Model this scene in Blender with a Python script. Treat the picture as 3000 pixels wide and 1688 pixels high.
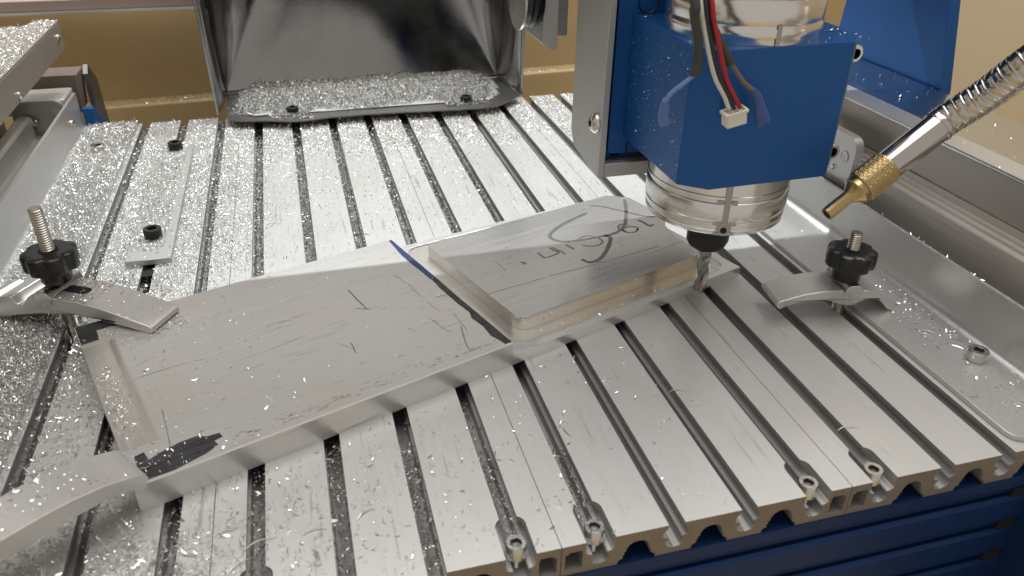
import bpy, bmesh, math, random
import numpy as np
from mathutils import Vector, Matrix
from mathutils.geometry import tessellate_polygon
random.seed(7); RNG = np.random.default_rng(7)
SC = bpy.context.scene; COL = SC.collection
MM = 0.001
R = math.radians
for o in list(bpy.data.objects): bpy.data.objects.remove(o)

# ---------------------------------------------------------------- camera
CAM = (128.2538, -151.1121, 185.8791); AZ, PI_, RO = 0.2746, 0.5373, 0.0155; FPX = 2307.78
f = Vector((math.sin(AZ)*math.cos(PI_), math.cos(AZ)*math.cos(PI_), -math.sin(PI_)))
r = Vector((math.cos(AZ), -math.sin(AZ), 0)); u = r.cross(f)
r2 = r*math.cos(RO)+u*math.sin(RO); u2 = -r*math.sin(RO)+u*math.cos(RO)
cam = bpy.data.cameras.new('camera'); camo = bpy.data.objects.new('camera', cam); COL.objects.link(camo)
M = Matrix((r2, u2, -f)).transposed().to_4x4(); M.translation = Vector(CAM)*MM
camo.matrix_world = M
cam.sensor_width = 36; cam.lens = FPX/3000*36; cam.clip_start = 0.005; cam.clip_end = 50
cam.dof.use_dof = True; cam.dof.focus_distance = 0.35; cam.dof.aperture_fstop = 20
SC.camera = camo

# ---------------------------------------------------------------- light
w = bpy.data.worlds.new("World"); SC.world = w; w.use_nodes = True
bg = w.node_tree.nodes['Background']; bg.inputs[0].default_value = (0.535, 0.51, 0.475, 1); bg.inputs[1].default_value = 0.64
def area(name, loc, target, sx, sy, power, col):
    l = bpy.data.lights.new(name, 'AREA'); l.shape = 'RECTANGLE'; l.size = sx*MM; l.size_y = sy*MM
    l.energy = power; l.color = col
    o = bpy.data.objects.new(name, l); COL.objects.link(o)
    o.location = Vector(loc)*MM
    o.rotation_euler = (Vector(target)-Vector(loc)).to_track_quat('-Z', 'Y').to_euler()
    return o
# a long cool light tube at the back of the room above the machine, a warmer ceiling lamp to the right
area('tube_light', (330, 700, 735), (330, 149, 0), 900, 9, 5.7, (0.93, 0.98, 1.0))
area('ceiling_lamp', (650, 330, 900), (250, 120, 0), 110, 420, 0.35, (1.0, 0.94, 0.86))
area('ceiling_panel', (300, 250, 1500), (300, 250, 0), 1500, 1400, 13.5, (1.0, 0.975, 0.94))  # added soft fill from overhead, stands for no actual lamp
SC.view_settings.view_transform = 'Standard'; SC.view_settings.look = 'None'
SC.view_settings.exposure = 0.54; SC.view_settings.gamma = 1.0
SC.cycles.use_denoising = True
SC.cycles.max_bounces = 8; SC.cycles.sample_clamp_indirect = 6.0

# ---------------------------------------------------------------- materials
def mat(name, col, metal=0.0, rough=0.5, **kw):
    m = bpy.data.materials.new(name); m.use_nodes = True
    nt = m.node_tree; b = nt.nodes['Principled BSDF']
    b.inputs['Base Color'].default_value = (*col, 1); b.inputs['Metallic'].default_value = metal
    b.inputs['Roughness'].default_value = rough
    if 'trans' in kw: b.inputs['Transmission Weight'].default_value = kw['trans']
    if 'coat' in kw: b.inputs['Coat Weight'].default_value = kw['coat']
    if 'spec' in kw: b.inputs['Specular IOR Level'].default_value = kw['spec']
    L = nt.links.new; N = nt.nodes.new
    tc = N('ShaderNodeTexCoord')
    def noise(scale3, detail=4, rgh=0.6):
        mp = N('ShaderNodeMapping'); L(tc.outputs['Object'], mp.inputs[0]); mp.inputs['Scale'].default_value = scale3
        if 'rotz' in kw: mp.inputs['Rotation'].default_value = (0, 0, kw['rotz'])
        n = N('ShaderNodeTexNoise'); L(mp.outputs[0], n.inputs['Vector']); n.inputs['Scale'].default_value = 1
        n.inputs['Detail'].default_value = detail; n.inputs['Roughness'].default_value = rgh
        return n.outputs[0]
    def ramp(src, lo, hi, a, c):
        mr = N('ShaderNodeMapRange'); L(src, mr.inputs[0])
        mr.inputs[1].default_value = lo; mr.inputs[2].default_value = hi; mr.inputs[3].default_value = a; mr.inputs[4].default_value = c
        return mr.outputs[0]
    def mix(fac, c1, c2, blend='MIX'):
        x = N('ShaderNodeMix'); x.data_type = 'RGBA'; x.blend_type = blend
        if hasattr(fac, 'links') or not isinstance(fac, float): L(fac, x.inputs[0])
        else: x.inputs[0].default_value = fac
        for i, c in ((6, c1), (7, c2)):
            if isinstance(c, tuple): x.inputs[i].default_value = (*c, 1)
            else: L(c, x.inputs[i])
        return x.outputs[2]
    hmap = None; colout = col
    if 'brush' in kw:                       # brushed metal: streaks (1/m on each axis)
        s = noise(kw['brush'], 5, 0.65)
        colout = mix(ramp(s, 0.3, 0.75, 0.0, 1.0), tuple(c*kw.get('dark', 0.86) for c in col), col)
        L(ramp(s, 0.3, 0.7, rough+kw.get('dr', 0.10), rough), b.inputs['Roughness'])
        hmap = s
    if 'stain' in kw:                       # blotchy oxide / handling stains; on the stock also painted warm reflections
        st = noise((kw['stain'],)*3, 5, 0.6)
        colout = mix(ramp(st, 0.48, 0.72, 0.0, kw.get('stain_amt', 0.5)), colout, kw.get('stain_col', tuple(c*0.75 for c in col)))
    if 'scratch' in kw:                     # sparse dark scratches along the grain
        s2 = noise(kw['scratch'], 2, 0.5)
        colout = mix(ramp(s2, 0.66, 0.74, 0.0, kw.get('scratch_amt', 0.6)), colout, tuple(c*0.35 for c in col))
    if 'speck' in kw:
        v = N('ShaderNodeTexVoronoi'); L(tc.outputs['Object'], v.inputs['Vector']); v.inputs['Scale'].default_value = kw['speck']
        colout = mix(ramp(v.outputs['Distance'], 0.05, 0.16, kw.get('speck_amt', .7), 0.0), colout, kw.get('speck_col', (0.8, 0.8, 0.8)))
    if not isinstance(colout, tuple): L(colout, b.inputs['Base Color'])
    bs = kw.get('bump', 0)
    if 'grain' in kw:
        hmap = noise((kw['grain'],)*3, 4, 0.6)
        if 'grain_dr' in kw: L(ramp(hmap, 0.3, 0.7, rough-kw['grain_dr'], rough+kw['grain_dr']), b.inputs['Roughness'])
    if bs and hmap is not None:
        bp = N('ShaderNodeBump'); bp.inputs['Strength'].default_value = bs; bp.inputs['Distance'].default_value = kw.get('bd', 0.0002)
        L(hmap, bp.inputs['Height']); L(bp.outputs[0], b.inputs['Normal'])
    return m

MT = {}
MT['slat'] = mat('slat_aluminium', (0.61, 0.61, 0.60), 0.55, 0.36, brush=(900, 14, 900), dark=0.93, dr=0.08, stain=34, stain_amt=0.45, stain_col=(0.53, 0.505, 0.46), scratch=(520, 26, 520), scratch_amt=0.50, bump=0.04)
MT['cut_end'] = mat('sawn_end_shaded', (0.29, 0.255, 0.225), 0.8, 0.55, grain=900, bump=0.1, stain=60, stain_amt=0.4)  # sawn ends, with shadow and dark reflections put into the colour
MT['slot'] = mat('slot_aluminium', (0.46, 0.455, 0.445), 0.6, 0.42, brush=(900, 14, 900), dark=0.8, stain=60, stain_amt=0.4)  # same metal as the slats, darkened to paint in the slot's shade
MT['stock'] = mat('stock_aluminium', (0.67, 0.662, 0.645), 0.6, 0.26, brush=(12, 900, 900), dark=0.90, dr=0.10, stain=24, stain_amt=0.5, stain_col=(0.64, 0.585, 0.50), scratch=(22, 520, 300), scratch_amt=0.5, bump=0.035)  # tan blotches paint in warm reflections
MT['stock_top'] = mat('block_top_aluminium', (0.64, 0.635, 0.625), 0.8, 0.16, brush=(16, 900, 900), dark=0.90, dr=0.12, stain=40, stain_amt=0.4, stain_col=(0.58, 0.56, 0.53), scratch=(22, 520, 300), scratch_amt=0.4, bump=0.04)
MT['milled'] = mat('milled_aluminium', (0.84, 0.81, 0.76), 1, 0.15, brush=(700, 700, 12), dark=0.92, dr=0.03)
MT['milled_floor'] = mat('milled_floor_aluminium', (0.82, 0.815, 0.80), 0.75, 0.26, brush=(30, 420, 300), dark=0.86, dr=0.08, bump=0.05)
MT['shelf'] = mat('milled_shelf_aluminium', (0.82, 0.80, 0.77), 0.85, 0.22, brush=(25, 500, 300), dark=0.88, dr=0.06, bump=0.04)
MT['pocket'] = mat('pocket_aluminium', (0.74, 0.71, 0.66), 0.75, 0.24, brush=(500, 40, 300), dark=0.85, dr=0.15, bump=0.2)
MT['guard'] = mat('guard_sheet', (0.57, 0.565, 0.555), 0.65, 0.33, grain=900, grain_dr=0.05, bump=0.12, stain=14, stain_amt=0.3)
MT['grind'] = mat('sanded_sheet', (0.80, 0.80, 0.79), 1, 0.42, grain=2600, bump=0.7, bd=0.0004)  # unused: brightness of a lit strip put into the sheet colour
MT['cover'] = mat('cover_sheet', (0.38, 0.35, 0.315), 0.6, 0.36, grain=500, grain_dr=0.06, bump=0.08, stain=20, stain_amt=0.3)
MT['covertop'] = mat('cover_top', (0.72, 0.72, 0.72), 1, 0.14, brush=(300, 20, 300), dark=0.9, dr=0.1, bump=0.04)
MT['rail'] = mat('rail_steel', (0.60, 0.565, 0.515), 0.45, 0.38, stain=40, stain_amt=0.4, brush=(600, 18, 600), dark=0.75, bump=0.1)
MT['darksteel'] = mat('dark_steel', (0.20, 0.195, 0.19), 1, 0.42, stain=30, stain_amt=0.4)
MT['clamp'] = mat('clamp_aluminium', (0.66, 0.645, 0.62), 0.72, 0.36, grain=3200, grain_dr=0.05, bump=0.16, stain=40, stain_amt=0.25)
MT['barrel'] = mat('barrel_aluminium', (0.66, 0.64, 0.61), 1, 0.22, grain=2400, grain_dr=0.05, bump=0.08)
MT['plate'] = mat('anodised_plate', (0.46, 0.455, 0.44), 0.5, 0.42, grain=2400, grain_dr=0.05, bump=0.15, stain=18, stain_amt=0.25)
MT['steel'] = mat('screw_steel', (0.66, 0.64, 0.61), 1, 0.25, grain=900, grain_dr=0.08, bump=0.05)
MT['rod'] = mat('rod_steel', (0.55, 0.52, 0.47), 1, 0.30, stain=160, stain_amt=0.5, stain_col=(0.32, 0.25, 0.18))
MT['spindle'] = mat('turned_aluminium', (0.80, 0.78, 0.75), 1, 0.17, brush=(8, 8, 2600), dark=0.92, dr=0.08, bump=0.06)
MT['spindle_dark'] = mat('spindle_joint', (0.42, 0.39, 0.36), 1, 0.45, grain=900, bump=0.05)
MT['blue'] = mat('blue_anodised', (0.011, 0.088, 0.29), 0.30, 0.42, grain=2600, grain_dr=0.05, bump=0.10, spec=0.4, stain=30, stain_amt=0.45, stain_col=(0.016, 0.10, 0.30), speck=520, speck_amt=0.35, speck_col=(0.10, 0.22, 0.5))
MT['blue2'] = mat('blue_beam', (0.008, 0.032, 0.115), 0.3, 0.45, grain=2600, grain_dr=0.05, bump=0.12, spec=0.3)
MT['black'] = mat('black_plastic', (0.012, 0.012, 0.012), 0, 0.28, grain=1500, grain_dr=0.06, bump=0.05)
MT['blackox'] = mat('black_oxide', (0.022, 0.022, 0.021), 0.4, 0.42, grain=1800, grain_dr=0.08, bump=0.1)
MT['hole'] = mat('hole_dark', (0.006, 0.006, 0.006), 0, 0.8)
MT['carbide'] = mat('carbide', (0.36, 0.345, 0.325), 1, 0.20, grain=1200, grain_dr=0.06)
MT['brass'] = mat('brass', (0.50, 0.375, 0.19), 1, 0.28, grain=700, grain_dr=0.08, stain=60, stain_amt=0.4, stain_col=(0.42, 0.29, 0.13))
MT['chrome'] = mat('chrome', (0.56, 0.53, 0.50), 1, 0.11)
MT['tray'] = mat('tray_steel', (0.34, 0.337, 0.328), 1, 0.16, grain=45, grain_dr=0.05, bump=0.05, bd=0.002, stain=30, stain_amt=0.3)
MT['mdf'] = mat('mdf_brown', (0.50, 0.385, 0.21), 0, 0.75, grain=1500, bump=0.1, stain=9, stain_amt=0.3, speck=260, speck_amt=0.2, speck_col=(0.2, 0.12, 0.05))
MT['mdf2'] = mat('mdf_beige', (0.44, 0.355, 0.235), 0, 0.8, grain=1500, bump=0.1, stain=9, stain_amt=0.25, speck=260, speck_amt=0.2, speck_col=(0.28, 0.2, 0.11))
MT['dusty'] = mat('dusty_rail', (0.36, 0.29, 0.25), 0.3, 0.6, grain=900, bump=0.3, speck=900, speck_amt=0.5, speck_col=(0.6, 0.55, 0.5))
MT['dustydark'] = mat('dusty_block', (0.17, 0.135, 0.12), 0.3, 0.6, grain=900, bump=0.3, speck=900, speck_amt=0.6, speck_col=(0.42, 0.38, 0.35))
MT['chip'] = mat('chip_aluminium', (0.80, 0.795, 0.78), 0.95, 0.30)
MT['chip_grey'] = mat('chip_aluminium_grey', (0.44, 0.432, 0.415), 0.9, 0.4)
MT['chip_bed'] = mat('chip_bed', (0.52, 0.51, 0.49), 0.8, 0.5, grain=1400, bump=0.9, bd=0.0012)
MT['ink'] = mat('marker_ink', (0.075, 0.075, 0.08), 0.3, 0.36, brush=(45, 700, 700), dark=0.12, dr=0.1)
MT['ink_sheen'] = mat('marker_ink_sheen', (0.05, 0.075, 0.22), 0.4, 0.25, brush=(60, 900, 900), dark=0.6)  # black marker with the light's blue sheen painted in
MT['pen'] = mat('pen_line', (0.17, 0.17, 0.17), 0.65, 0.35)
MT['penlight'] = mat('pen_line_faded', (0.22, 0.215, 0.21), 0.6, 0.35)
MT['sleeve'] = mat('shrink_sleeve', (0.045, 0.045, 0.042), 0, 0.65, grain=900, bump=0.1)
MT['white'] = mat('white_wire', (0.62, 0.58, 0.52), 0, 0.45)
MT['connector'] = mat('white_nylon', (0.72, 0.68, 0.60), 0, 0.45)
MT['blackwire'] = mat('black_wire', (0.02, 0.018, 0.016), 0, 0.4)
MT['red'] = mat('red_wire', (0.36, 0.012, 0.016), 0, 0.35)
MT['bluewire'] = mat('blue_wire', (0.17, 0.25, 0.52), 0, 0.4)
MT['brownwire'] = mat('brown_wire', (0.17, 0.115, 0.075), 0, 0.4)
MT['term'] = mat('terminal_sleeve', (0.05, 0.12, 0.33), 0, 0.2, trans=0.3)
MT['term2'] = mat('terminal_sleeve_opaque', (0.09, 0.16, 0.38), 0, 0.35)

# ---------------------------------------------------------------- mesh helpers (millimetres)
class MB:
    def __init__(s): s.v = []; s.f = []; s.m = []
    def add(s, vs, fs, mi=0):
        n = len(s.v); s.v += [tuple(p) for p in vs]; s.f += [tuple(i+n for i in q) for q in fs]; s.m += [mi]*len(fs); return s
    def box(s, x0, x1, y0, y1, z0, z1, mi=0):
        return s.add([(x0,y0,z0),(x1,y0,z0),(x1,y1,z0),(x0,y1,z0),(x0,y0,z1),(x1,y0,z1),(x1,y1,z1),(x0,y1,z1)],
                     [(0,3,2,1),(4,5,6,7),(0,1,5,4),(1,2,6,5),(2,3,7,6),(3,0,4,7)], mi)
    def prism(s, poly, a, b, axis='z', mi=0, holes=(), mi_cap=None, cap=True):
        """extrude a 2-D polygon (with holes) between a and b along an axis"""
        def P(p, t):
            if axis == 'z': return (p[0], p[1], t)
            if axis == 'y': return (p[0], t, p[1])
            return (t, p[0], p[1])
        loops = [list(poly)]+[list(h) for h in holes]
        flat = [p for l in loops for p in l]; n = len(flat)
        vs = [P(p, a) for p in flat]+[P(p, b) for p in flat]; fs = []; k = 0
        for l in loops:
            m_ = len(l)
            for i in range(m_):
                j = (i+1) % m_; fs.append((k+i, k+j, n+k+j, n+k+i))
            k += m_
        s.add(vs, fs, mi)
        if cap:
            tri = tessellate_polygon([[Vector((p[0], p[1], 0)) for p in l] for l in loops])
            base = len(s.v)-2*n
            for t in tri:
                s.f.append(tuple(base+i for i in t)); s.f.append(tuple(base+n+i for i in reversed(t)))
                s.m += [mi if mi_cap is None else mi_cap]*2
        return s
    def lathe(s, prof, c=(0,0,0), seg=48, axis='z', mi=0, rf=None):
        """prof: list of (radius, height)"""
        vs = []; fs = []
        for (rr, h) in prof:
            for i in range(seg):
                a = 2*math.pi*i/seg; q = rr*(rf(a, h) if rf else 1.0)
                x, y = q*math.cos(a), q*math.sin(a)
                if axis == 'z': p = (c[0]+x, c[1]+y, c[2]+h)
                elif axis == 'x': p = (c[0]+h, c[1]+x, c[2]+y)
                else: p = (c[0]+x, c[1]+h, c[2]+y)
                vs.append(p)
        for j in range(len(prof)-1):
            for i in range(seg):
                k = (i+1) % seg; fs.append((j*seg+i, j*seg+k, (j+1)*seg+k, (j+1)*seg+i))
        fs.append(tuple(range(seg-1, -1, -1))); fs.append(tuple((len(prof)-1)*seg+i for i in range(seg)))
        return s.add(vs, fs, mi)
    def tube(s, path, rad, seg=12, mi=0, flat=None, close=True):
        """path: 3-D points; rad: number or list; flat: (normal, factor) to squash"""
        P = [Vector(p) for p in path]; n = len(P)
        rad = [rad]*n if not hasattr(rad, '__len__') else rad
        t0 = (P[1]-P[0]).normalized(); up = Vector((0, 0, 1)) if abs(t0.z) < 0.9 else Vector((0, 1, 0))
        a = t0.cross(up).normalized(); vs = []; fs = []
        for i in range(n):
            t = (P[min(i+1, n-1)]-P[max(i-1, 0)]).normalized()
            a = (a-t*a.dot(t)).normalized(); bvec = t.cross(a)
            for k in range(seg):
                w_ = 2*math.pi*k/seg
                d = a*math.cos(w_)*rad[i]+bvec*math.sin(w_)*rad[i]
                if flat: d = d-Vector(flat[0])*d.dot(Vector(flat[0]))*(1-flat[1])
                vs.append(tuple(P[i]+d))
        for i in range(n-1):
            for k in range(seg):
                j = (k+1) % seg; fs.append((i*seg+k, i*seg+j, (i+1)*seg+j, (i+1)*seg+k))
        if close: fs.append(tuple(range(seg-1, -1, -1))); fs.append(tuple((n-1)*seg+k for k in range(seg)))
        return s.add(vs, fs, mi)
    def ribbon(s, pts, width, z, mi=0):
        n = len(pts); vs = []
        for i in range(n):
            a = Vector(pts[max(i-1, 0)]); b_ = Vector(pts[min(i+1, n-1)]); d = (b_-a).normalized()
            ww = width*(0.35 if i in (0, n-1) else 1.0)*random.uniform(.85, 1.1)/2
            vs += [(pts[i][0]-d.y*ww, pts[i][1]+d.x*ww, z), (pts[i][0]+d.y*ww, pts[i][1]-d.x*ww, z)]
        return s.add(vs, [(2*i+1, 2*i+3, 2*i+2, 2*i) for i in range(n-1)], mi)
    def rot(s, ang, c=(0, 0, 0), axis='Z'):
        m_ = Matrix.Rotation(ang, 3, axis); C_ = Vector(c)
        s.v = [tuple(m_ @ (Vector(p)-C_)+C_) for p in s.v]; return s
def sm(pts, n=6):
    """Catmull-Rom through points"""
    out = []; P = [Vector(p) for p in pts]
    for i in range(len(P)-1):
        a = P[max(i-1, 0)]; b_ = P[i]; c = P[i+1]; d = P[min(i+2, len(P)-1)]
        for k in range(n):
            t = k/n; out.append(0.5*((2*b_)+(c-a)*t+(2*a-5*b_+4*c-d)*t*t+(3*b_-a-3*c+d)*t**3))
    out.append(P[-1]); return [tuple(p) for p in out]
def rnd(poly, rads, n=5):
    """round the corners of a polygon"""
    out = []; N_ = len(poly)
    for i in range(N_):
        rr = rads[i] if hasattr(rads, '__len__') else rads
        p = Vector(poly[i]); a = Vector(poly[i-1])-p; b_ = Vector(poly[(i+1) % N_])-p
        if rr <= 0: out.append(tuple(p)); continue
        la, lb = a.length, b_.length; a.normalize(); b_.normalize()
        ang = a.angle(b_); d = min(rr/math.tan(ang/2), la*.49, lb*.49)
        for k in range(n+1):
            t = k/n; q = (p+a*d)*(1-t)**2+2*p*t*(1-t)+(p+b_*d)*t*t; out.append(tuple(q))
    return out
def origin(o):
    x = Vector((0, 0, 0))
    while o is not None: x = x+o.location; o = o.parent
    return x
def build(name, mb, mats, parent=None, local=False, smooth=35, bevel=0):
    me = bpy.data.meshes.new(name); off = Vector((0, 0, 0)) if (local or parent is None) else origin(parent)/MM
    me.from_pydata([((x-off.x)*MM, (y-off.y)*MM, (z-off.z)*MM) for x, y, z in mb.v], [], mb.f)
    mats = mats if isinstance(mats, (list, tuple)) else [mats]
    for m_ in mats: me.materials.append(MT[m_])
    me.polygons.foreach_set('material_index', mb.m); me.update()
    bm = bmesh.new(); bm.from_mesh(me); bmesh.ops.recalc_face_normals(bm, faces=bm.faces); bm.to_mesh(me); bm.free()
    if smooth:
        me.polygons.foreach_set('use_smooth', [True]*len(me.polygons)); me.set_sharp_from_angle(angle=R(smooth))
    o = bpy.data.objects.new(name, me); COL.objects.link(o)
    if parent is not None: o.parent = parent
    if bevel:
        b = o.modifiers.new('bevel', 'BEVEL'); b.width = bevel*MM; b.segments = 2; b.limit_method = 'ANGLE'; b.angle_limit = R(40)
    return o
def thing(name, label, cat, loc=(0, 0, 0), rz=0, group=None):
    o = bpy.data.objects.new(name, None); COL.objects.link(o); o.location = Vector(loc)*MM; o.rotation_euler = (0, 0, rz)
    o.empty_display_size = 0.01; o['label'] = label; o['category'] = cat
    if group: o['group'] = group
    return o
def tag(o, label, cat=None, kind=None, group=None):
    o['label'] = label
    if cat: o['category'] = cat
    if kind: o['kind'] = kind
    if group: o['group'] = group
    return o
def empty_part(name, parent):
    o = bpy.data.objects.new(name, None); COL.objects.link(o); o.parent = parent; o.empty_display_size = 0.005; return o

def cap_screw(mb, x, y, ztop, rh, hh, rsock, zend=None, rs=None, mi=0, mi_hole=1, seg=24):
    """socket head cap screw, axis z"""
    mb.lathe([(rh*.92, ztop-hh), (rh, ztop-hh+.2), (rh, ztop-.35), (rh*.93, ztop), (rsock*1.12, ztop)], (x, y, 0), seg, mi=mi)
    # the socket: a ring wall and floor
    hexa = lambda a, h: 1.0/max(.86, math.cos((a % (math.pi/3))-math.pi/6))*.95
    n = len(mb.f); mb.lathe([(rsock*1.12, ztop+.02), (rsock, ztop-.1), (rsock, ztop-1.6), (.05, ztop-1.9)], (x, y, 0), seg, mi=mi_hole, rf=hexa)
    mb.f.pop(n+3*seg); mb.m.pop(n+3*seg)        # open the socket's mouth
    # open the head's top so that the socket shows
    k = n-1; mb.f.pop(k); mb.m.pop(k)
    if rs:
        prof = []; z = ztop-hh
        while z > zend: prof += [(rs, z), (rs*.84, z-.25)]; z -= .5
        mb.lathe(prof, (x, y, 0), 16, mi=mi)
def thread(mb, x, y, z0, z1, rad, pitch=0.8, depth=.32, seg=24, mi=0):
    nz = int((z1-z0)/pitch*6); vs = []; fs = []
    for j in range(nz+1):
        z = z0+(z1-z0)*j/nz
        for i in range(seg):
            a = 2*math.pi*i/seg; t = ((z/pitch-a/(2*math.pi)) % 1.0); d = abs(t-.5)*2
            rr = rad-depth*min(1, max(0, d*1.35-.15))
            if z > z1-.5: rr = min(rr, rad-.45+(z1-z)*.9)
            vs.append((x+rr*math.cos(a), y+rr*math.sin(a), z))
    for j in range(nz):
        for i in range(seg):
            k = (i+1) % seg; fs.append((j*seg+i, j*seg+k, (j+1)*seg+k, (j+1)*seg+i))
    fs.append(tuple(nz*seg+i for i in range(seg))); mb.add(vs, fs, mi)

# ================================================================ SETTING
def structure(name, mb, m_, label=None, smooth=0, bevel=0):
    o = build(name, mb, m_, None, smooth=smooth, bevel=bevel); o['kind'] = 'structure'
    if label: o['label'] = label
    return o
wa = math.atan2(24, 400)
structure('floor', MB().box(-600, 900, -300, 760, -165, -150), 'mdf', 'brown board floor of the enclosure under the machine')
b = MB(); b.box(-420, 760, 17, 29, -150, 61); b.v = [tuple(Matrix.Rotation(wa, 3, 'Z') @ Vector(p)+Vector((-27, 510, 0))) for p in b.v]
structure('back_wall', b, 'mdf', 'brown board back wall of the enclosure')
b = MB(); prof = rnd([(0, -150), (16.9, -150), (16.9, -12), (0, -12)], [0, 0, 0, 2.5]); b.prism(prof, -420, 755, 'x')
b.v = [tuple(Matrix.Rotation(wa, 3, 'Z') @ Vector(p)+Vector((-27, 510, 0))) for p in b.v]
structure('wall_ledge', b, 'mdf', 'dusty brown ledge along the foot of the back wall', smooth=40)
structure('right_wall', MB().box(720, 732, -250, 600, -150, 420), 'mdf2', 'beige board side wall of the enclosure')
structure('left_wall', MB().box(-420, -408, -250, 520, -150, 420), 'mdf2', 'beige board left wall of the enclosure')

# a dusty metal beam above the back wall (top left of the picture)
t = thing('overhead_beam', 'dusty pale metal beam above the brown back wall at the top edge', 'beam', (-60, 505, 62))
build('beam_body', MB().box(-300, 240, 498, 518, 63.5, 71), 'dusty', t, bevel=.6)
build('beam_lip', MB().box(-300, 240, 495, 518, 61.8, 63.4), 'guard', t)

# ================================================================ T-SLOT TABLE
PIT, HW, DEP = 25.0, 2.79, 427.5
table = thing('t_slot_table', 'long aluminium T-slot machine table with parallel slots running front to back', 'machine table', (187.5, 214, -12.8))
def slat_half(sgn, k, seam):
    """closed half cell polygon (x from the slot centre, z): the slat's half between slot centre and slat middle"""
    e = 12.38 if seam else 12.5
    P = [(e, 0), (HW, 0), (HW, -1.5), (3.3, -2.0), (4.3, -3.2), (4.4, -4.6), (3.8, -5.4), (2.5, -5.7), (2.2, -6.1), (2.5, -6.6), (3.3, -7.4), (3.1, -8.7), (2.1, -9.8), (0, -10.3)]
    if seam: Q = [(0, -12.75), (e, -12.75)]; holes = [[(5.6, -4.2), (6.0, -3.0), (10.2, -3.0), (10.2, -3.9), (11.2, -3.9), (11.2, -10.8), (5.6, -10.8)]]
    else:
        Q = [(0, -12.75), (6.2, -12.75), (6.2, -11.3), (7.9, -10.3), (7.4, -9.4), (8.3, -8.9), (7.9, -8.0), (8.8, -7.6), (8.6, -6.8), (9.6, -5.0), (11.0, -4.1), (e, -3.9)]; holes = []
    sg = lambda l: [(25*k+sgn*x, z) for x, z in l]
    return sg(P+Q), [sg(h) for h in holes], len(P)
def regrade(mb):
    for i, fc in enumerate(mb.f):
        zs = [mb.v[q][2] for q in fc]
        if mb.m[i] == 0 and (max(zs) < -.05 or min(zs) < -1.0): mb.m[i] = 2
def slat_mesh(mb, sgn, k, seam, cut):
    poly, holes, nP = slat_half(sgn, k, seam)
    y0 = 0.0
    if cut:                                   # the lip is milled wider round the screws at the front (and the back)
        lip = lambda wd: [((25*k+sgn*max(abs(x-25*k), wd)) if z > -5.0 and abs(x-25*k) < 5 and i < nP and i > 0 else x, z) for i, (x, z) in enumerate(poly)]
        secs = [(0, 4.75), (12.6, 4.75), (13.6, 4.5), (14.6, 3.9), (15.2, 3.2), (15.5, HW)]
        n = len(poly); vs = []
        for y, wd in secs: vs += [(x, y, z) for x, z in lip(wd)]
        fs = []
        for j in range(len(secs)-1):
            for i in range(n):
                q = (i+1) % n; fs.append((j*n+i, j*n+q, (j+1)*n+q, (j+1)*n+i))
        mb.add(vs, fs)
        tri = tessellate_polygon([[Vector((p[0], p[1], 0)) for p in l] for l in [lip(4.75)]+holes])
        fl = lip(4.75)+[p for h in holes for p in h]
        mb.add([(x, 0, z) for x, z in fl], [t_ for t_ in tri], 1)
        mb.prism(poly, 15.5, DEP, 'y', holes=holes, cap=False)
        for h in holes: mb.prism(h, 0, 15.5, 'y', cap=False)
    else:
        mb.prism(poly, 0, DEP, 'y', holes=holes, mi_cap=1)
CUT = {3, 4, 7, 8, 11, 12}
for pr in range(4):                                            # four extrusions, four slots each
    pe = empty_part('profile', table)
    ks = [4*pr+i for i in range(4)]
    for i in range(5):
        b = MB()
        if i > 0: slat_mesh(b, +1, ks[i-1], i == 4, ks[i-1] in CUT)
        if i < 4: slat_mesh(b, -1, ks[i], i == 0, ks[i] in CUT)
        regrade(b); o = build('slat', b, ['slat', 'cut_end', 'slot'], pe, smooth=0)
# screws at the front ends of the slots
for k in (3, 4, 7, 8, 11, 12):
    b = MB(); cap_screw(b, 25*k, 5.9, -0.4, 3.25, 5.2, 1.6, -11.5, 1.5)
    build('socket_screw', b, ['steel', 'darksteel'], table)
for k in (3, 4, 7, 8):
    b = MB(); cap_screw(b, 25*k, 421, -1.4, 3.0, 5.0, 1.55, -11.5, 1.5)
    build('socket_screw', b, ['steel', 'darksteel'] if k in (3,) else ['blackox', 'hole'], table)

# ================================================================ FRONT BEAM
fb = thing('front_beam', 'dark blue grooved beam under the front edge of the slotted table', 'machine beam', (180, 20, -40))
zt = -12.9; P = [(40, zt), (-0.4, zt)]
zc = zt
for i in range(5):
    P += [(-0.4, zc-4.9), (1.0, zc-5.3), (1.6, zc-9.4), (6.0, zc-9.7), (6.0, zc-10.6), (1.0, zc-10.6), (-0.4, zc-11.8)]
    zc -= 16.9
    if i == 0: zc += 0
P += [(-0.4, -125), (40, -125)]
build('beam_profile', MB().prism([(y, z) for y, z in P], -60, 368.6, 'x'), 'blue2', fb, smooth=0)
for zc in (-23.2, -40.1, -57):
    build('groove_plug', MB().box(360.5, 368.4, .3, 5.9, zc-.6, zc+4.0), 'hole', fb)
sp = thing('machine_side_plate', 'dark blue side plate closing the right end of the grooved front beam', 'machine plate', (372, 0, -60))
build('plate_body', MB().prism(rnd([(-70, -130), (40, -130), (40, -13.2), (-4, -13.2), (-22, -40), (-70, -60)], [0, 0, 0, 3, 8, 0]), 368.8, 377, 'x'), 'blue2', sp, bevel=.5)
sp2 = thing('machine_foot_plate', 'bright blue plate corner behind the left rear end of the table', 'machine plate', (-8, 445, -20))
build('plate_body', MB().prism([(424, -40), (424, 14), (429, 14), (464, -10), (470, -40)], -13, -6, 'x'), 'blue', sp2, bevel=.4)

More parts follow.
